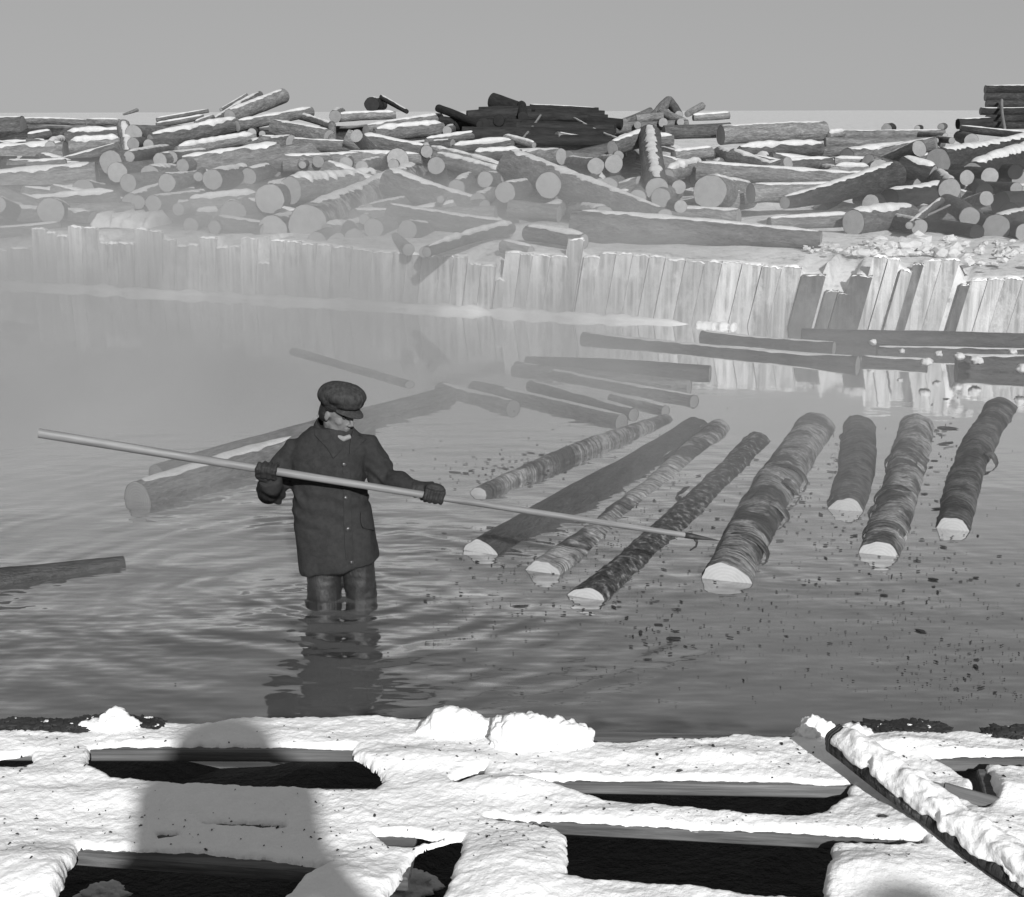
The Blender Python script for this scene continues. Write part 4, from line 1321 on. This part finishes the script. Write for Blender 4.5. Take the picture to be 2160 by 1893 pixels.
def ring_bm(bm, rings, seg=40):
    """torso loft: rings of (cx, cy, cz, ax, ay, tilt, squareness)"""
    rr = []
    for cx, cy, cz, ax, ay, tilt, sq in rings:
        row = []
        for k in range(seg):
            a = 2 * math.pi * k / seg
            ca, sa = math.cos(a), math.sin(a)
            x = math.copysign(abs(ca) ** sq, ca) * ax
            y = math.copysign(abs(sa) ** sq, sa) * ay
            row.append(bm.verts.new((cx + x, cy + y, cz + tilt * x)))
        rr.append(row)
    for i in range(len(rr) - 1):
        for k in range(seg):
            q = (k + 1) % seg
            bm.faces.new((rr[i][k], rr[i][q], rr[i + 1][q], rr[i + 1][k]))
    bm.faces.new(rr[0][::-1]); bm.faces.new(rr[-1])

def finish(bm, name, voxel, smooth, m, parent, loc, wr=None):
    bmesh.ops.recalc_face_normals(bm, faces=bm.faces)
    me = bpy.data.meshes.new(name)
    bm.to_mesh(me); bm.free()
    mods = [("REMESH", {"mode": 'VOXEL', "voxel_size": voxel})]
    if smooth: mods.append(("SMOOTH", {"factor": 0.5, "iterations": smooth}))
    me = applied(me, mods)
    if wr:
        nrm = [Vector(v.normal) for v in me.vertices]
        for v, nn in zip(me.vertices, nrm):
            v.co += nn * wr(Vector(v.co))
    me.transform(Matrix.Translation(-Vector(loc)))
    me.polygons.foreach_set("use_smooth", [True] * len(me.polygons))
    me.update()
    return link(name, me, m, parent)

def glove(name, c, e1, palm, wrist, sign, parent, loc, thumb_dir, m):
    """a gloved hand closed round the pole: palm, four fingers of unequal length, thumb from the palm's side"""
    e1 = e1.normalized()
    e2 = (palm - e1 * palm.dot(e1)).normalized()
    e3 = e1.cross(e2)
    bm = bmesh.new()
    pr = 0.022
    rot = Matrix((e1, e2, e3)).transposed()
    ball_bm(bm, c + e2 * (pr + 0.016), (0.056, 0.028, 0.054), rot)
    ball_bm(bm, c + e2 * (pr + 0.012) + e3 * sign * 0.035, (0.054, 0.024, 0.028), rot)
    for off, end, rr in ((-0.043, 215, .0145), (-0.014, 243, .0160), (0.016, 248, .0160), (0.045, 232, .0150)):
        pts = []
        for q in range(9):
            a = math.radians(35 + (end - 35) * q / 8) * sign
            rd = pr + 0.013 + (0.010 if q in (1, 2) else 0.004 if q in (4, 5) else 0)
            pts.append((c + e1 * (off + 0.003 * math.sin(q)) + e2 * (math.cos(a) * rd) + e3 * (math.sin(a) * rd), rr * (1.08 if q in (2, 5) else 1 - 0.03 * q)))
        tube_bm(bm, pts, 12)
    tp = []
    for q in range(6):
        a = math.radians(-25 - 105 * q / 5) * sign
        rd = pr + 0.014 + (0.006 if q == 2 else 0)
        tp.append((c + e1 * thumb_dir * (0.040 + 0.004 * q) + e2 * (math.cos(a) * rd) + e3 * (math.sin(a) * rd), 0.0155 - 0.0008 * q))
    tube_bm(bm, tp, 12)
    pc = c + e2 * (pr + 0.018)
    tube_bm(bm, [(pc, (0.042, 0.034)), (pc.lerp(wrist, .5), (0.042, 0.038)), (wrist, (0.046, 0.044)), (wrist + (wrist - pc) * .25, (0.048, 0.046))], 16)
    return finish(bm, name, 0.0042, 3, m, parent, loc)

def build_man():
    base = Vector((MAN.x, MAN.y, -0.6))
    root = tag(empty("person", base), "man in flat cap and dark wool coat standing thigh-deep, holding a long pike pole", "person")
    Q = lambda x, y, dy=0.0: at_Y(x, y, MAN.y + dy)
    # ---- pike pole (a thing of its own, held in both hands)
    pa, pb = Q(82, 914, -0.42), Q(1462, 1132, -0.02)
    d = (pb - pa).normalized()
    def on_pole(px):
        lo, hi = 0.0, 1.0
        for _ in range(40):
            t = (lo + hi) / 2
            p = pa.lerp(pb, t)
            r = p - Vector((0, 0, CAM_H))
            x = PW / 2 + FPX * r.x / (r.y * CP - r.z * SP)
            if x < px: lo = t
            else: hi = t
        return pa.lerp(pb, (lo + hi) / 2)
    pole = make_log("pike_pole", pa, pb, 0.0255, 0.0155, M["shaft_wood"], M["shaft_wood"], 0, 77, rough=0.02, seg=20, bend=0.003)
    tag(pole, "long smooth pike pole held level across the man's body, iron spike at its tip", "pike pole")
    inv = pole.matrix_world.inverted()
    L = (pb - pa).length
    # iron spike and hook
    bm = bmesh.new()
    tube_bm(bm, [((L - .05, 0, 0), .0175), ((L, 0, 0), .0165), ((L + .05, 0, 0), .012), ((L + .13, 0, 0), .004), ((L + .155, 0, 0), .001)], 14)
    me = bpy.data.meshes.new("spike"); bm.to_mesh(me); bm.free()
    me.polygons.foreach_set("use_smooth", [True] * len(me.polygons))
    link("spike", me, M["iron"], pole)
    bm = bmesh.new()
    tube_bm(bm, [((L + .01, 0, -.01), .008), ((L + .03, 0, -.03), .0075), ((L + .03, 0, -.055), .006), ((L - .0, 0, -.085), .003)], 10)
    me = bpy.data.meshes.new("hook"); bm.to_mesh(me); bm.free()
    me.polygons.foreach_set("use_smooth", [True] * len(me.polygons))
    link("hook", me, M["iron"], pole)
    # ---- where the joints are
    hA, hB = on_pole(562), on_pole(914)                 # his right and left hand
    shA, shB = Q(626, 954, 0.02), Q(772, 948, 0.03)
    elA, elB = Q(578, 1036, -0.02), Q(806, 1012, 0.03)
    wrA = hA + Vector((0.015, 0.03, -0.085))
    wrB = hB + Vector((-0.088, 0.035, 0.025))
    # ---- coat
    bm = bmesh.new()
    def rg(y, xl, xr, ay, tilt=0, sq=0.85, dy=0.0):
        c = Q((xl + xr) / 2, y, dy)
        return (c.x, c.y, c.z, (xr - xl) / 2 * px_m(c), ay, tilt, sq)
    ring_bm(bm, [rg(1190, 634, 799, .175, .17), rg(1182, 632, 798, .18, .17), rg(1160, 628, 795, .18, .12), rg(1105, 622, 788, .175, .06), rg(1050, 617, 774, .165), rg(1010, 615, 768, .16),
                 rg(975, 613, 772, .155), rg(952, 610, 782, .145, 0, .9), rg(936, 618, 780, .13, 0, .95), rg(924, 630, 770, .112, 0, 1), rg(912, 643, 757, .095, 0, 1), rg(900, 656, 746, .078, 0, 1)])
    tube_bm(bm, [(shA + Vector((.05, 0, .0)), .085), (shA, .092), (shA.lerp(elA, .5) + Vector((-.03, .01, 0)), .082), (elA, .078)])
    ball_bm(bm, elA + Vector((-0.01, 0, 0)), (.082, .085, .075))
    tube_bm(bm, [(elA, .078), (elA.lerp(wrA, .5) + Vector((-.015, 0, -.01)), .068), (wrA + (elA - wrA) * .02, .062), (wrA.lerp(hA, .28), .058)])
    tube_bm(bm, [(shB + Vector((-.05, 0, .01)), .085), (shB, .09), (shB.lerp(elB, .5) + Vector((.018, 0, .012)), .08), (elB, .072)])
    ball_bm(bm, elB, (.073, .074, .072))
    tube_bm(bm, [(elB, .072), (elB.lerp(wrB, .5) + Vector((0, 0, .012)), .06), (wrB + (elB - wrB) * .02, .056), (wrB.lerp(hB, .22), .053)])
    def wrinkle(p):
        q = p - base
        w = 0.013 * noise.noise(Vector((q.x * 7, q.y * 7, q.z * 3.5))) + 0.006 * noise.noise(Vector((q.x * 16, q.y * 16, q.z * 12 + q.x * 6)))
        for e in (elA, elB):         # creases bunched at the elbows
            k = math.exp(-((p - e).length / 0.11) ** 2)
            w += k * 0.011 * math.sin((p - e).dot(Vector((0.6, 0.2, 0.8))) * 130 + 3 * noise.noise(q * 9))
        w += 0.006 * math.exp(-((q.z - 1.16) / 0.12) ** 2) * math.sin(q.z * 60 + q.x * 25 + 4 * noise.noise(q * 5))
        if q.z < 1.05:               # skirt folds hang vertically
            w += 0.030 * (1.05 - q.z) * noise.noise(Vector((q.x * 11, q.y * 11, q.z * 0.8)))
        return w
    coat = finish(bm, "coat", 0.0085, 5, M["wool"], root, base, wrinkle)
    coat["label"] = "dark hip-length wool coat"
    # surface lookups on the finished coat
    cm = coat.data
    bvh = BVHTree.FromPolygons([tuple(Vector(v.co) + base) for v in cm.vertices], [tuple(p.vertices) for p in cm.polygons])
    C0 = Vector((0, 0, CAM_H))
    def hit(x, y, off=0.0):
        r = ray(x, y).normalized()
        loc, nn, i, ds = bvh.ray_cast(C0, r)
        if loc is None:
            loc, nn, i, ds = bvh.find_nearest(Q(x, y, -0.17))
        if nn.dot(r) > 0: nn = -nn
        return loc + nn * off, nn
    def patch(name, rows, off, th, m, par=coat):
        verts, faces = [], []
        nr, nc = 7, 9
        for i in range(nr):
            u = i / (nr - 1) * (len(rows) - 1)
            a, b = rows[int(min(u, len(rows) - 2))], rows[int(min(u, len(rows) - 2)) + 1]
            fu = u - min(int(u), len(rows) - 2)
            for j in range(nc):
                w = j / (nc - 1)
                pa_, pb_ = Vector(a[0]).lerp(Vector(a[1]), w), Vector(b[0]).lerp(Vector(b[1]), w)
                q = pa_.lerp(pb_, fu)
                verts.append(hit(q.x, q.y, off)[0] - base)
        for i in range(nr - 1):
            for j in range(nc - 1):
                a = i * nc + j
                faces.append((a, a + 1, a + nc + 1, a + nc))
        me = bpy.data.meshes.new(name)
        me.from_pydata(verts, [], faces)
        me = applied(me, [("SMOOTH", {"factor": .5, "iterations": 3}), ("SOLIDIFY", {"thickness": th, "offset": 0}), ("BEVEL", {"width": th * .35, "segments": 2})])
        me.polygons.foreach_set("use_smooth", [True] * len(me.polygons))
        return link(name, me, m, par)
    patch("placket", [((722, 925), (738, 925)), ((722, 1000), (740, 1000)), ((724, 1100), (742, 1100)), ((728, 1192), (746, 1192))], .003, .007, M["wool"])
    patch("pocket_flap", [((758, 1080), (790, 1078)), ((757, 1098), (793, 1100)), ((762, 1114), (790, 1122))], .010, .012, M["wool"])
    patch("lapel", [((664, 905), (694, 906)), ((660, 918), (706, 932)), ((690, 946), (716, 940)), ((704, 972), (722, 950))], .006, .010, M["wool"])
    patch("lapel", [((742, 908), (770, 908)), ((738, 924), (780, 922)), ((736, 940), (764, 936)), ((736, 962), (748, 950))], .006, .010, M["wool"])
    for x, y in ((725, 980), (729, 1050), (734, 1116), (741, 1186)):
        p, nn = hit(x, y, .009)
        bm = bmesh.new()
        rot = nn.to_track_quat('Z', 'Y').to_matrix()
        ball_bm(bm, p - base, (.0115, .0115, .005), rot)
        me = bpy.data.meshes.new("button"); bm.to_mesh(me); bm.free()
        me.polygons.foreach_set("use_smooth", [True] * len(me.polygons))
        link("button", me, M["button"], coat)
    # standing collar
    cv, cf = [], []
    nc = Q(704, 908, 0.01)
    n = 36
    for j in range(5):
        h = j / 4
        for i in range(n + 1):
            a = math.radians(-62 - (360 - 46) * i / n)     # open under the chin
            rx, ry = 0.108 - 0.018 * h + .012 * math.sin(h * 3.1), 0.100 - 0.022 * h
            back = 0.5 + 0.5 * math.sin(a)
            z = -0.035 + h * (0.040 + 0.062 * back + .022 * max(0, -math.cos(a)))
            cv.append(Vector((nc.x + rx * math.cos(a), nc.y + ry * math.sin(a), nc.z + z)) - base)
    for j in range(4):
        for i in range(n):
            a = j * (n + 1) + i
            cf.append((a, a + 1, a + n + 2, a + n + 1))
    me = bpy.data.meshes.new("collar"); me.from_pydata(cv, [], cf)
    me = applied(me, [("SOLIDIFY", {"thickness": .012, "offset": 0}), ("SUBSURF", {"levels": 1})])
    me.polygons.foreach_set("use_smooth", [True] * len(me.polygons))
    link("collar", me, M["wool"], coat)
    # ---- body, one continuous mesh: head, neck, trunk, arms, legs
    hc = Q(714, 868, -0.02)
    yaw, pit = math.radians(56), math.radians(17)
    fwd = Vector((math.sin(yaw) * math.cos(pit), -math.cos(yaw) * math.cos(pit), -math.sin(pit)))
    sid = fwd.cross(Vector((0, 0, 1))).normalized()       # to his right
    upv = sid.cross(fwd)
    HR = Matrix((sid, fwd, upv)).transposed()
    hp = lambda x, y, z: hc + HR @ Vector((x, y, z))
    bm = bmesh.new()
    ball_bm(bm, hp(0, -.012, .022), (.078, .098, .098), HR)
    ball_bm(bm, hp(0, .030, -.045), (.060, .060, .075), HR)
    ball_bm(bm, hp(0, .064, -.105), (.030, .026, .022), HR)
    ball_bm(bm, hp(0, .080, .022), (.052, .016, .012), HR)
    tube_bm(bm, [(hp(0, .082, .014), .008), (hp(0, .100, -.012), .0105), (hp(0, .114, -.036), .0125), (hp(0, .104, -.046), .009)], 12)
    for s in (-1, 1):
        ball_bm(bm, hp(s * .012, .100, -.042), (.009, .010, .008), HR)
        ball_bm(bm, hp(s * .038, .048, -.030), (.028, .030, .026), HR)
        ball_bm(bm, hp(s * .040, .022, -.078), (.022, .040, .030), HR)
        ball_bm(bm, hp(s * .079, -.012, -.020), (.008, .017, .028), HR)
    ball_bm(bm, hp(0, .088, -.066), (.024, .010, .0065), HR)
    ball_bm(bm, hp(0, .086, -.079), (.021, .010, .007), HR)
    neck = Q(708, 918, 0.02)
    tube_bm(bm, [(hp(0, -.02, -.05), .062), (neck, .062), (Q(705, 945, .02), .09), (Q(700, 985, .01), (.15, .09)), (Q(695, 1060, .01), (.14, .09)), (Q(705, 1150, 0), (.15, .10)), (Q(708, 1180, 0), (.14, .09))], 20)
    hipA, hipB = Q(680, 1165, 0), Q(750, 1160, .02)
    ftA, ftB = Vector((Q(688, 1258, 0).x, MAN.y - .02, -.58)), Vector((Q(772, 1258, 0).x + .02, MAN.y + .06, -.58))
    for h_, f_ in ((hipA, ftA), (hipB, ftB)):
        kn = h_.lerp(f_, .5) + Vector((.01, -.03, 0))
        tube_bm(bm, [(h_, .085), (kn, .058), (f_, .042)], 16)
        ball_bm(bm, f_ + Vector((.02, -.07, 0)), (.045, .12, .04))
    for s_, e_, w_ in ((shA, elA, wrA), (shB, elB, wrB)):
        tube_bm(bm, [(neck.lerp(s_, .6), .05), (s_, .05), (e_, .042), (w_, .03)], 14)
    body = finish(bm, "body", 0.0052, 3, M["skin"], root, base, lambda p: 0.0012 * noise.noise(p * 60))
    for s in (-1, 1):
        bm = bmesh.new(); ball_bm(bm, hp(s * .033, .072, .000) - base, (.012, .012, .010), HR)
        me = bpy.data.meshes.new("eye"); bm.to_mesh(me); bm.free()
        link("eye", me, M["eye"], root)
    # hair below the cap
    bm = bmesh.new()
    ball_bm(bm, hp(0, -.045, -.010), (.078, .068, .062), HR)
    ball_bm(bm, hp(.062, -.012, .030), (.026, .042, .026), HR)
    ball_bm(bm, hp(.068, -.045, -.018), (.018, .036, .046), HR)
    ball_bm(bm, hp(-.062, -.012, .030), (.026, .042, .026), HR)
    for s in (-1, 1):
        tube_bm(bm, [(hp(s * .020, .086, .014), .005), (hp(s * .040, .080, .018), .006), (hp(s * .056, .064, .012), .004)], 8)
    finish(bm, "hair", 0.0055, 2, M["hair"], root, base, lambda p: 0.003 * noise.noise(p * 90))
    # ---- cap: gathered eight-panel crown, band, peak
    def cap_fold(p):
        q = HR.inverted() @ (p - hp(0, .0, .09))
        a = math.atan2(q.x, q.y)
        rr = math.hypot(q.x, q.y)
        seam = abs(math.sin(a * 4))
        return (-0.004 * math.exp(-(seam / 0.13) ** 2) * min(1, rr / .03) + 0.004 * noise.noise(q * 22))
    bm = bmesh.new()
    tilt = HR @ Matrix.Rotation(math.radians(6), 3, 'X')
    ball_bm(bm, hp(0, .006, .106), (.116, .138, .066), tilt)
    ball_bm(bm, hp(0, -.040, .082), (.110, .098, .074), tilt)
    ball_bm(bm, hp(0, .050, .080), (.092, .088, .044), tilt)
    ball_bm(bm, hp(0, -.010, .048), (.088, .106, .028), tilt)
    ball_bm(bm, hp(0, .0, .172), (.014, .014, .006), tilt)
    cap = finish(bm, "flat_cap", 0.0058, 4, M["tweed"], root, base, cap_fold)
    bm = bmesh.new()
    tube = [(hp(math.sin(a) * .086, -.008 + math.cos(a) * .108, .036 + .006 * math.cos(a)) - base) for a in [2 * math.pi * k / 40 for k in range(40)]]
    prev = None
    seg = []
    for k, p in enumerate(tube):
        o_ = (p - (hc - base)).normalized()
        seg.append([bm.verts.new(p + upv * z + o_ * w) for z, w in ((-.010, .0), (.010, .002), (.010, -.006), (-.010, -.006))])
    for k in range(40):
        a_, b_ = seg[k], seg[(k + 1) % 40]
        for q in range(4):
            bm.faces.new((a_[q], b_[q], b_[(q + 1) % 4], a_[(q + 1) % 4]))
    me = bpy.data.meshes.new("band"); bm.to_mesh(me); bm.free()
    me.polygons.foreach_set("use_smooth", [True] * len(me.polygons))
    link("band", me, M["wool_dark"], cap)
    vv, vf = [], []
    nu, nv = 16, 7
    for j in range(nv):
        t = j / (nv - 1)
        for i in range(nu):
            a = math.radians(-66 + 132 * i / (nu - 1))
            e = math.cos(a * 1.25) ** 0.7 if math.cos(a * 1.25) > 0 else 0
            r = 1 + (0.56 * e) * t
            x, y = math.sin(a) * .090 * (1 + .10 * e * t), math.cos(a) * .108 * r - .006
            z = .052 - t * .026 * e - .9 * x * x * (1 + t)
            vv.append(hp(x, y, z) - base)
    for j in range(nv - 1):
        for i in range(nu - 1):
            a = j * nu + i
            vf.append((a, a + 1, a + nu + 1, a + nu))
    me = bpy.data.meshes.new("peak"); me.from_pydata(vv, [], vf)
    me = applied(me, [("SOLIDIFY", {"thickness": .009, "offset": 0}), ("SUBSURF", {"levels": 1})])
    me.polygons.foreach_set("use_smooth", [True] * len(me.polygons))
    link("peak", me, M["tweed"], cap)
    # ---- shirt collar / scarf at the throat
    bm = bmesh.new()
    sc = Q(722, 921, -.045)
    tube_bm(bm, [(sc + Vector((-.055, -.0, .035)), .014), (sc + Vector((-.025, -.035, .008)), .016), (sc + Vector((.012, -.045, -.004)), .016), (sc + Vector((.05, -.03, .008)), .014)], 12)
    finish(bm, "scarf", 0.005, 2, M["linen"], root, base)
    # ---- trousers, soaked at the water
    bm = bmesh.new()
    for h_, f_, w in ((hipA, ftA, .098), (hipB, ftB, .092)):
        kn = h_.lerp(f_, .45) + Vector((.005, -.02, 0))
        tube_bm(bm, [(h_ + Vector((0, 0, .06)), w + .008), (h_, w + .004), (h_.lerp(kn, .5), w), (kn, w * .96), (kn.lerp(f_, .4), w * .8), (f_ + Vector((0, 0, .03)), w * .66)], 20)
    finish(bm, "trousers", 0.009, 4, M["wet_cloth"], root, base, lambda p: 0.009 * noise.noise(Vector((p.x * 14, p.y * 14, p.z * 9))) + .0012 * math.sin(p.z * 95 + 6 * noise.noise(p * 8)))
    # ---- gloves
    glove("glove", hA, d, Vector((0.0, 0.75, -0.55)), wrA, -1, root, base, 1, M["leather"])
    glove("glove", hB, d, Vector((-0.1, 0.55, 0.75)), wrB, 1, root, base, -1, M["leather"])
    return root
build_man()

def build_bystander(x, y, h, lab, bulk):
    """the people on the deck behind the camera whose shadows fall on the snow"""
    base = Vector((x, y, DECK + 0.02))
    root = tag(empty("person", base), lab, "person")
    s = h / 1.78
    V = lambda a, b, c: base + Vector((a, b, c)) * s
    bm = bmesh.new()
    ball_bm(bm, V(0, 0, 1.60), (.075 * s, .095 * s, .115 * s))
    ball_bm(bm, V(0, .09, 1.575), (.014, .016, .022))
    ball_bm(bm, V(0, .055, 1.515), (.045, .04, .04))
    for q in (-1, 1): ball_bm(bm, V(q * .078, -.005, 1.59), (.012, .02, .034))
    tube_bm(bm, [(V(0, -.01, 1.55), .06), (V(0, -.02, 1.44), .065), (V(0, -.02, 1.36), (.17, .10)), (V(0, -.02, 1.1), (.15, .10)), (V(0, -.02, .9), (.16, .11))], 20)
    for q in (-1, 1):
        tube_bm(bm, [(V(q * .09, -.02, .95), .09), (V(q * .10, .0, .5), .062), (V(q * .11, -.02, .06), .045)], 14)
        ball_bm(bm, V(q * .11, .05, .04), (.045, .12, .04))
        tube_bm(bm, [(V(q * .18, -.02, 1.40), .055), (V(q * .33, .02, 1.24), .045), (V(q * .13, .10, 1.46), .036)], 12)
        ball_bm(bm, V(q * .10, .12, 1.48), (.04, .03, .045))
        if bulk > 1.1:      # the photographer: both elbows lifted, camera at his eye
            tube_bm(bm, [(V(q * .16, -.02, 1.40), .05), (V(q * .19, .04, 1.44), .045), (V(q * .09, .11, 1.60), .036)], 12)
    finish(bm, "body", 0.012, 3, M["skin"], root, base)
    bm = bmesh.new()
    ring_bm(bm, [(base.x, base.y - .02, base.z + z * s, a * s, b * s, 0, .9) for z, a, b in ((.42, .19, .18), (.8, .185, .17), (1.05, .175, .16), (1.3, .175, .15), (1.44, .165, .13), (1.54, .13, .10), (1.60, .10, .09))])
    for q in (-1, 1):
        if bulk < 1.1: tube_bm(bm, [(V(q * .12, -.02, 1.40), .09), (V(q * .17 * bulk, -.02, 1.38), .09), (V(q * .20 * bulk, .02, 1.22), .075), (V(q * .16, .09, 1.40), .062)], 14)
        if bulk > 1.1: tube_bm(bm, [(V(q * .10, -.02, 1.32), .07), (V(q * .15, .02, 1.42), .072), (V(q * .165, .04, 1.53), .07), (V(q * .10, .09, 1.60), .055)], 14)
    finish(bm, "coat", 0.014, 4, M["wool_dark"], root, base)
    bm = bmesh.new()
    w_ = .15 if bulk > 1.1 else .125
    ball_bm(bm, V(0, 0, 1.66), (w_, .14, .11))
    ball_bm(bm, V(0, -.02, 1.58), (w_ + .01, .13, .10))
    ball_bm(bm, V(0, .01, 1.655), (.150, .17, .018))
    finish(bm, "hat", 0.008, 3, M["tweed"], root, base)
    return root
_t = at_z(490, 1528, DECK + .03)
_k = 1.74 * (-1 / SUN_DIR.z)
_f = _t - Vector((SUN_DIR.x, SUN_DIR.y, 0)) * _k
build_bystander(_f.x, min(_f.y, -0.30), 1.85, "person in hat and long coat behind the camera, casting the big shadow on the deck", 1.3)
_t = at_z(1872, 1850, DECK + .03)
_f = _t - Vector((SUN_DIR.x, SUN_DIR.y, 0)) * _k
build_bystander(_f.x, _f.y, 1.74, "second person behind the camera, whose hat shades the deck's corner beside the snowy log", 1.0)

# snow chunks on the deck's far edge: crusted lumps broken from the drift
def chunk(prof, ybot, seed, lab, rough=1.0):
    R = random.Random(seed)
    c0 = P(sum(p[0] for p in prof) / len(prof), ybot)
    m = px_m(c0)
    bm = bmesh.new()
    for i in range(len(prof) - 1):
        (xa, ya), (xb, yb_) = prof[i], prof[i + 1]
        for q in range(3):
            t = (q + 0.5) / 3
            x, y = xa + (xb - xa) * t, ya + (yb_ - ya) * t
            p = P(x, ybot)
            h = (ybot - y) * m * 0.86
            w = max(0.022, h * 0.55) + R.uniform(-.006, .006)
            ball_bm(bm, (p.x, p.y + 0.02 + R.uniform(-.012, .012), p.z + h * 0.42), (0.030 + R.uniform(0, .008), w, h * 0.60))
            ball_bm(bm, (p.x, p.y + 0.02, p.z), (0.036, w * 1.25, 0.03))
    def crust(p):
        return rough * (0.011 * noise.noise(p * 18 + Vector((seed, 0, 0))) + 0.008 * noise.noise(p * 48) + 0.004 * noise.noise(p * 110))
    o = finish(bm, "snow_chunk", 0.006, 2, M["deck_snow"], None, c0, crust)
    o.location = c0
    return tag(o, lab, "snow chunk", "snow chunks on the deck's water edge")
chunk([(888, 1540), (915, 1506), (945, 1484), (975, 1492), (1010, 1510), (1046, 1530)], 1558, 3, "wedge-shaped snow chunk with a sloping back on the deck's water edge", 1.0)
chunk([(1052, 1508), (1072, 1497), (1105, 1496), (1150, 1507), (1200, 1514), (1232, 1528)], 1578, 8, "blocky crumbly chunk of snow beside the wedge-shaped chunk", 1.3)
chunk([(1700, 1530), (1715, 1506), (1740, 1522), (1790, 1530), (1830, 1545)], 1562, 14, "jagged snow lump where the snowy log meets the deck edge", 1.8)
chunk([(178, 1535), (215, 1512), (232, 1498), (262, 1515), (275, 1532)], 1545, 21, "small snow lump propped on bark litter at the deck edge", 1.5)
# snow on the dark shore under the deck
for k, (x, y, sz, lab) in enumerate([(215, 1886, .035, "patch of snow lying in the dark gap near the deck's near corner"), (868, 1866, .045, "patch of snow in the narrow slanting gap")]):
    p = at_z(x, y, 0.40)
    tag(lump("snow_patch", p, (sz * 1.8, sz * 1.6, sz * .45), M["dimmed_snow"], 40 + k * 7, sub=4, rough=.6), lab, "snow patch")

# ------------------------------------------------------------------ steam over the warm water
def steam_mat():
    k = NT("steam")
    k.t.nodes.remove(k.b)
    tc = k.n("ShaderNodeTexCoord")
    sp = k.n("ShaderNodeSeparateXYZ"); k.l(tc.outputs["Object"], sp.inputs[0])
    mp = k.n("ShaderNodeMapping"); mp.inputs["Scale"].default_value = (0.75, 0.45, 1.1)
    k.l(tc.outputs["Object"], mp.inputs[0])
    f = k.noise(mp.outputs[0], 1.0, 3, 0.55)
    cl = k.n("ShaderNodeMapRange"); cl.inputs["From Min"].default_value = 0.36; cl.inputs["From Max"].default_value = 0.66
    cl.inputs["To Min"].default_value = 0.12; cl.inputs["To Max"].default_value = 1.9
    k.l(f, cl.inputs[0])
    # dense over the far left of the pond, thin on the right
    xr = k.n("ShaderNodeMapRange", interpolation_type='SMOOTHSTEP')
    xr.inputs["From Min"].default_value = -1.5; xr.inputs["From Max"].default_value = 4.6
    xr.inputs["To Min"].default_value = 1.0; xr.inputs["To Max"].default_value = 0.20
    k.l(sp.outputs[0], xr.inputs[0])
    yr = k.n("ShaderNodeMapRange", interpolation_type='SMOOTHSTEP')
    yr.inputs["From Min"].default_value = 6.5; yr.inputs["From Max"].default_value = 10.0
    yr.inputs["To Min"].default_value = 0.0; yr.inputs["To Max"].default_value = 1.0
    k.l(sp.outputs[1], yr.inputs[0])
    y2 = k.n("ShaderNodeMapRange", interpolation_type='SMOOTHSTEP')
    y2.inputs["From Min"].default_value = 21; y2.inputs["From Max"].default_value = 28
    y2.inputs["To Min"].default_value = 1.0; y2.inputs["To Max"].default_value = 0.0
    k.l(sp.outputs[1], y2.inputs[0])
    zr = k.n("ShaderNodeMapRange", interpolation_type='SMOOTHSTEP')
    zr.inputs["From Min"].default_value = -0.1; zr.inputs["From Max"].default_value = 2.45
    zr.inputs["To Min"].default_value = 1.0; zr.inputs["To Max"].default_value = 0.0
    k.l(sp.outputs[2], zr.inputs[0])
    zp = k.n("ShaderNodeMath", operation='POWER'); zp.inputs[1].default_value = 1.0; k.l(zr.outputs[0], zp.inputs[0])
    cur = cl.outputs[0]
    for s in (xr, yr, y2, zp):
        m_ = k.n("ShaderNodeMath", operation='MULTIPLY')
        k.l(cur, m_.inputs[0]); k.l(s.outputs[0], m_.inputs[1])
        cur = m_.outputs[0]
    m_ = k.n("ShaderNodeMath", operation='MULTIPLY'); m_.inputs[1].default_value = 0.27
    k.l(cur, m_.inputs[0])
    pv = k.n("ShaderNodeVolumePrincipled")
    pv.inputs["Color"].default_value = (0.60, 0.60, 0.60, 1)
    pv.inputs["Anisotropy"].default_value = 0.0
    k.l(m_.outputs[0], pv.inputs["Density"])
    k.l(pv.outputs[0], k.out.inputs["Volume"])
    return k.m
def box(name, x0, x1, y0, y1, z0, z1, m):
    v = [(x, y, z) for z in (z0, z1) for y in (y0, y1) for x in (x0, x1)]
    return mesh_obj(name, v, [(0, 2, 3, 1), (4, 5, 7, 6), (0, 1, 5, 4), (2, 6, 7, 3), (0, 4, 6, 2), (1, 3, 7, 5)], m, smooth=False)
tag(box("steam", -16, 9, 6.4, 28.5, 0.012, 2.5, steam_mat()), kind="stuff")
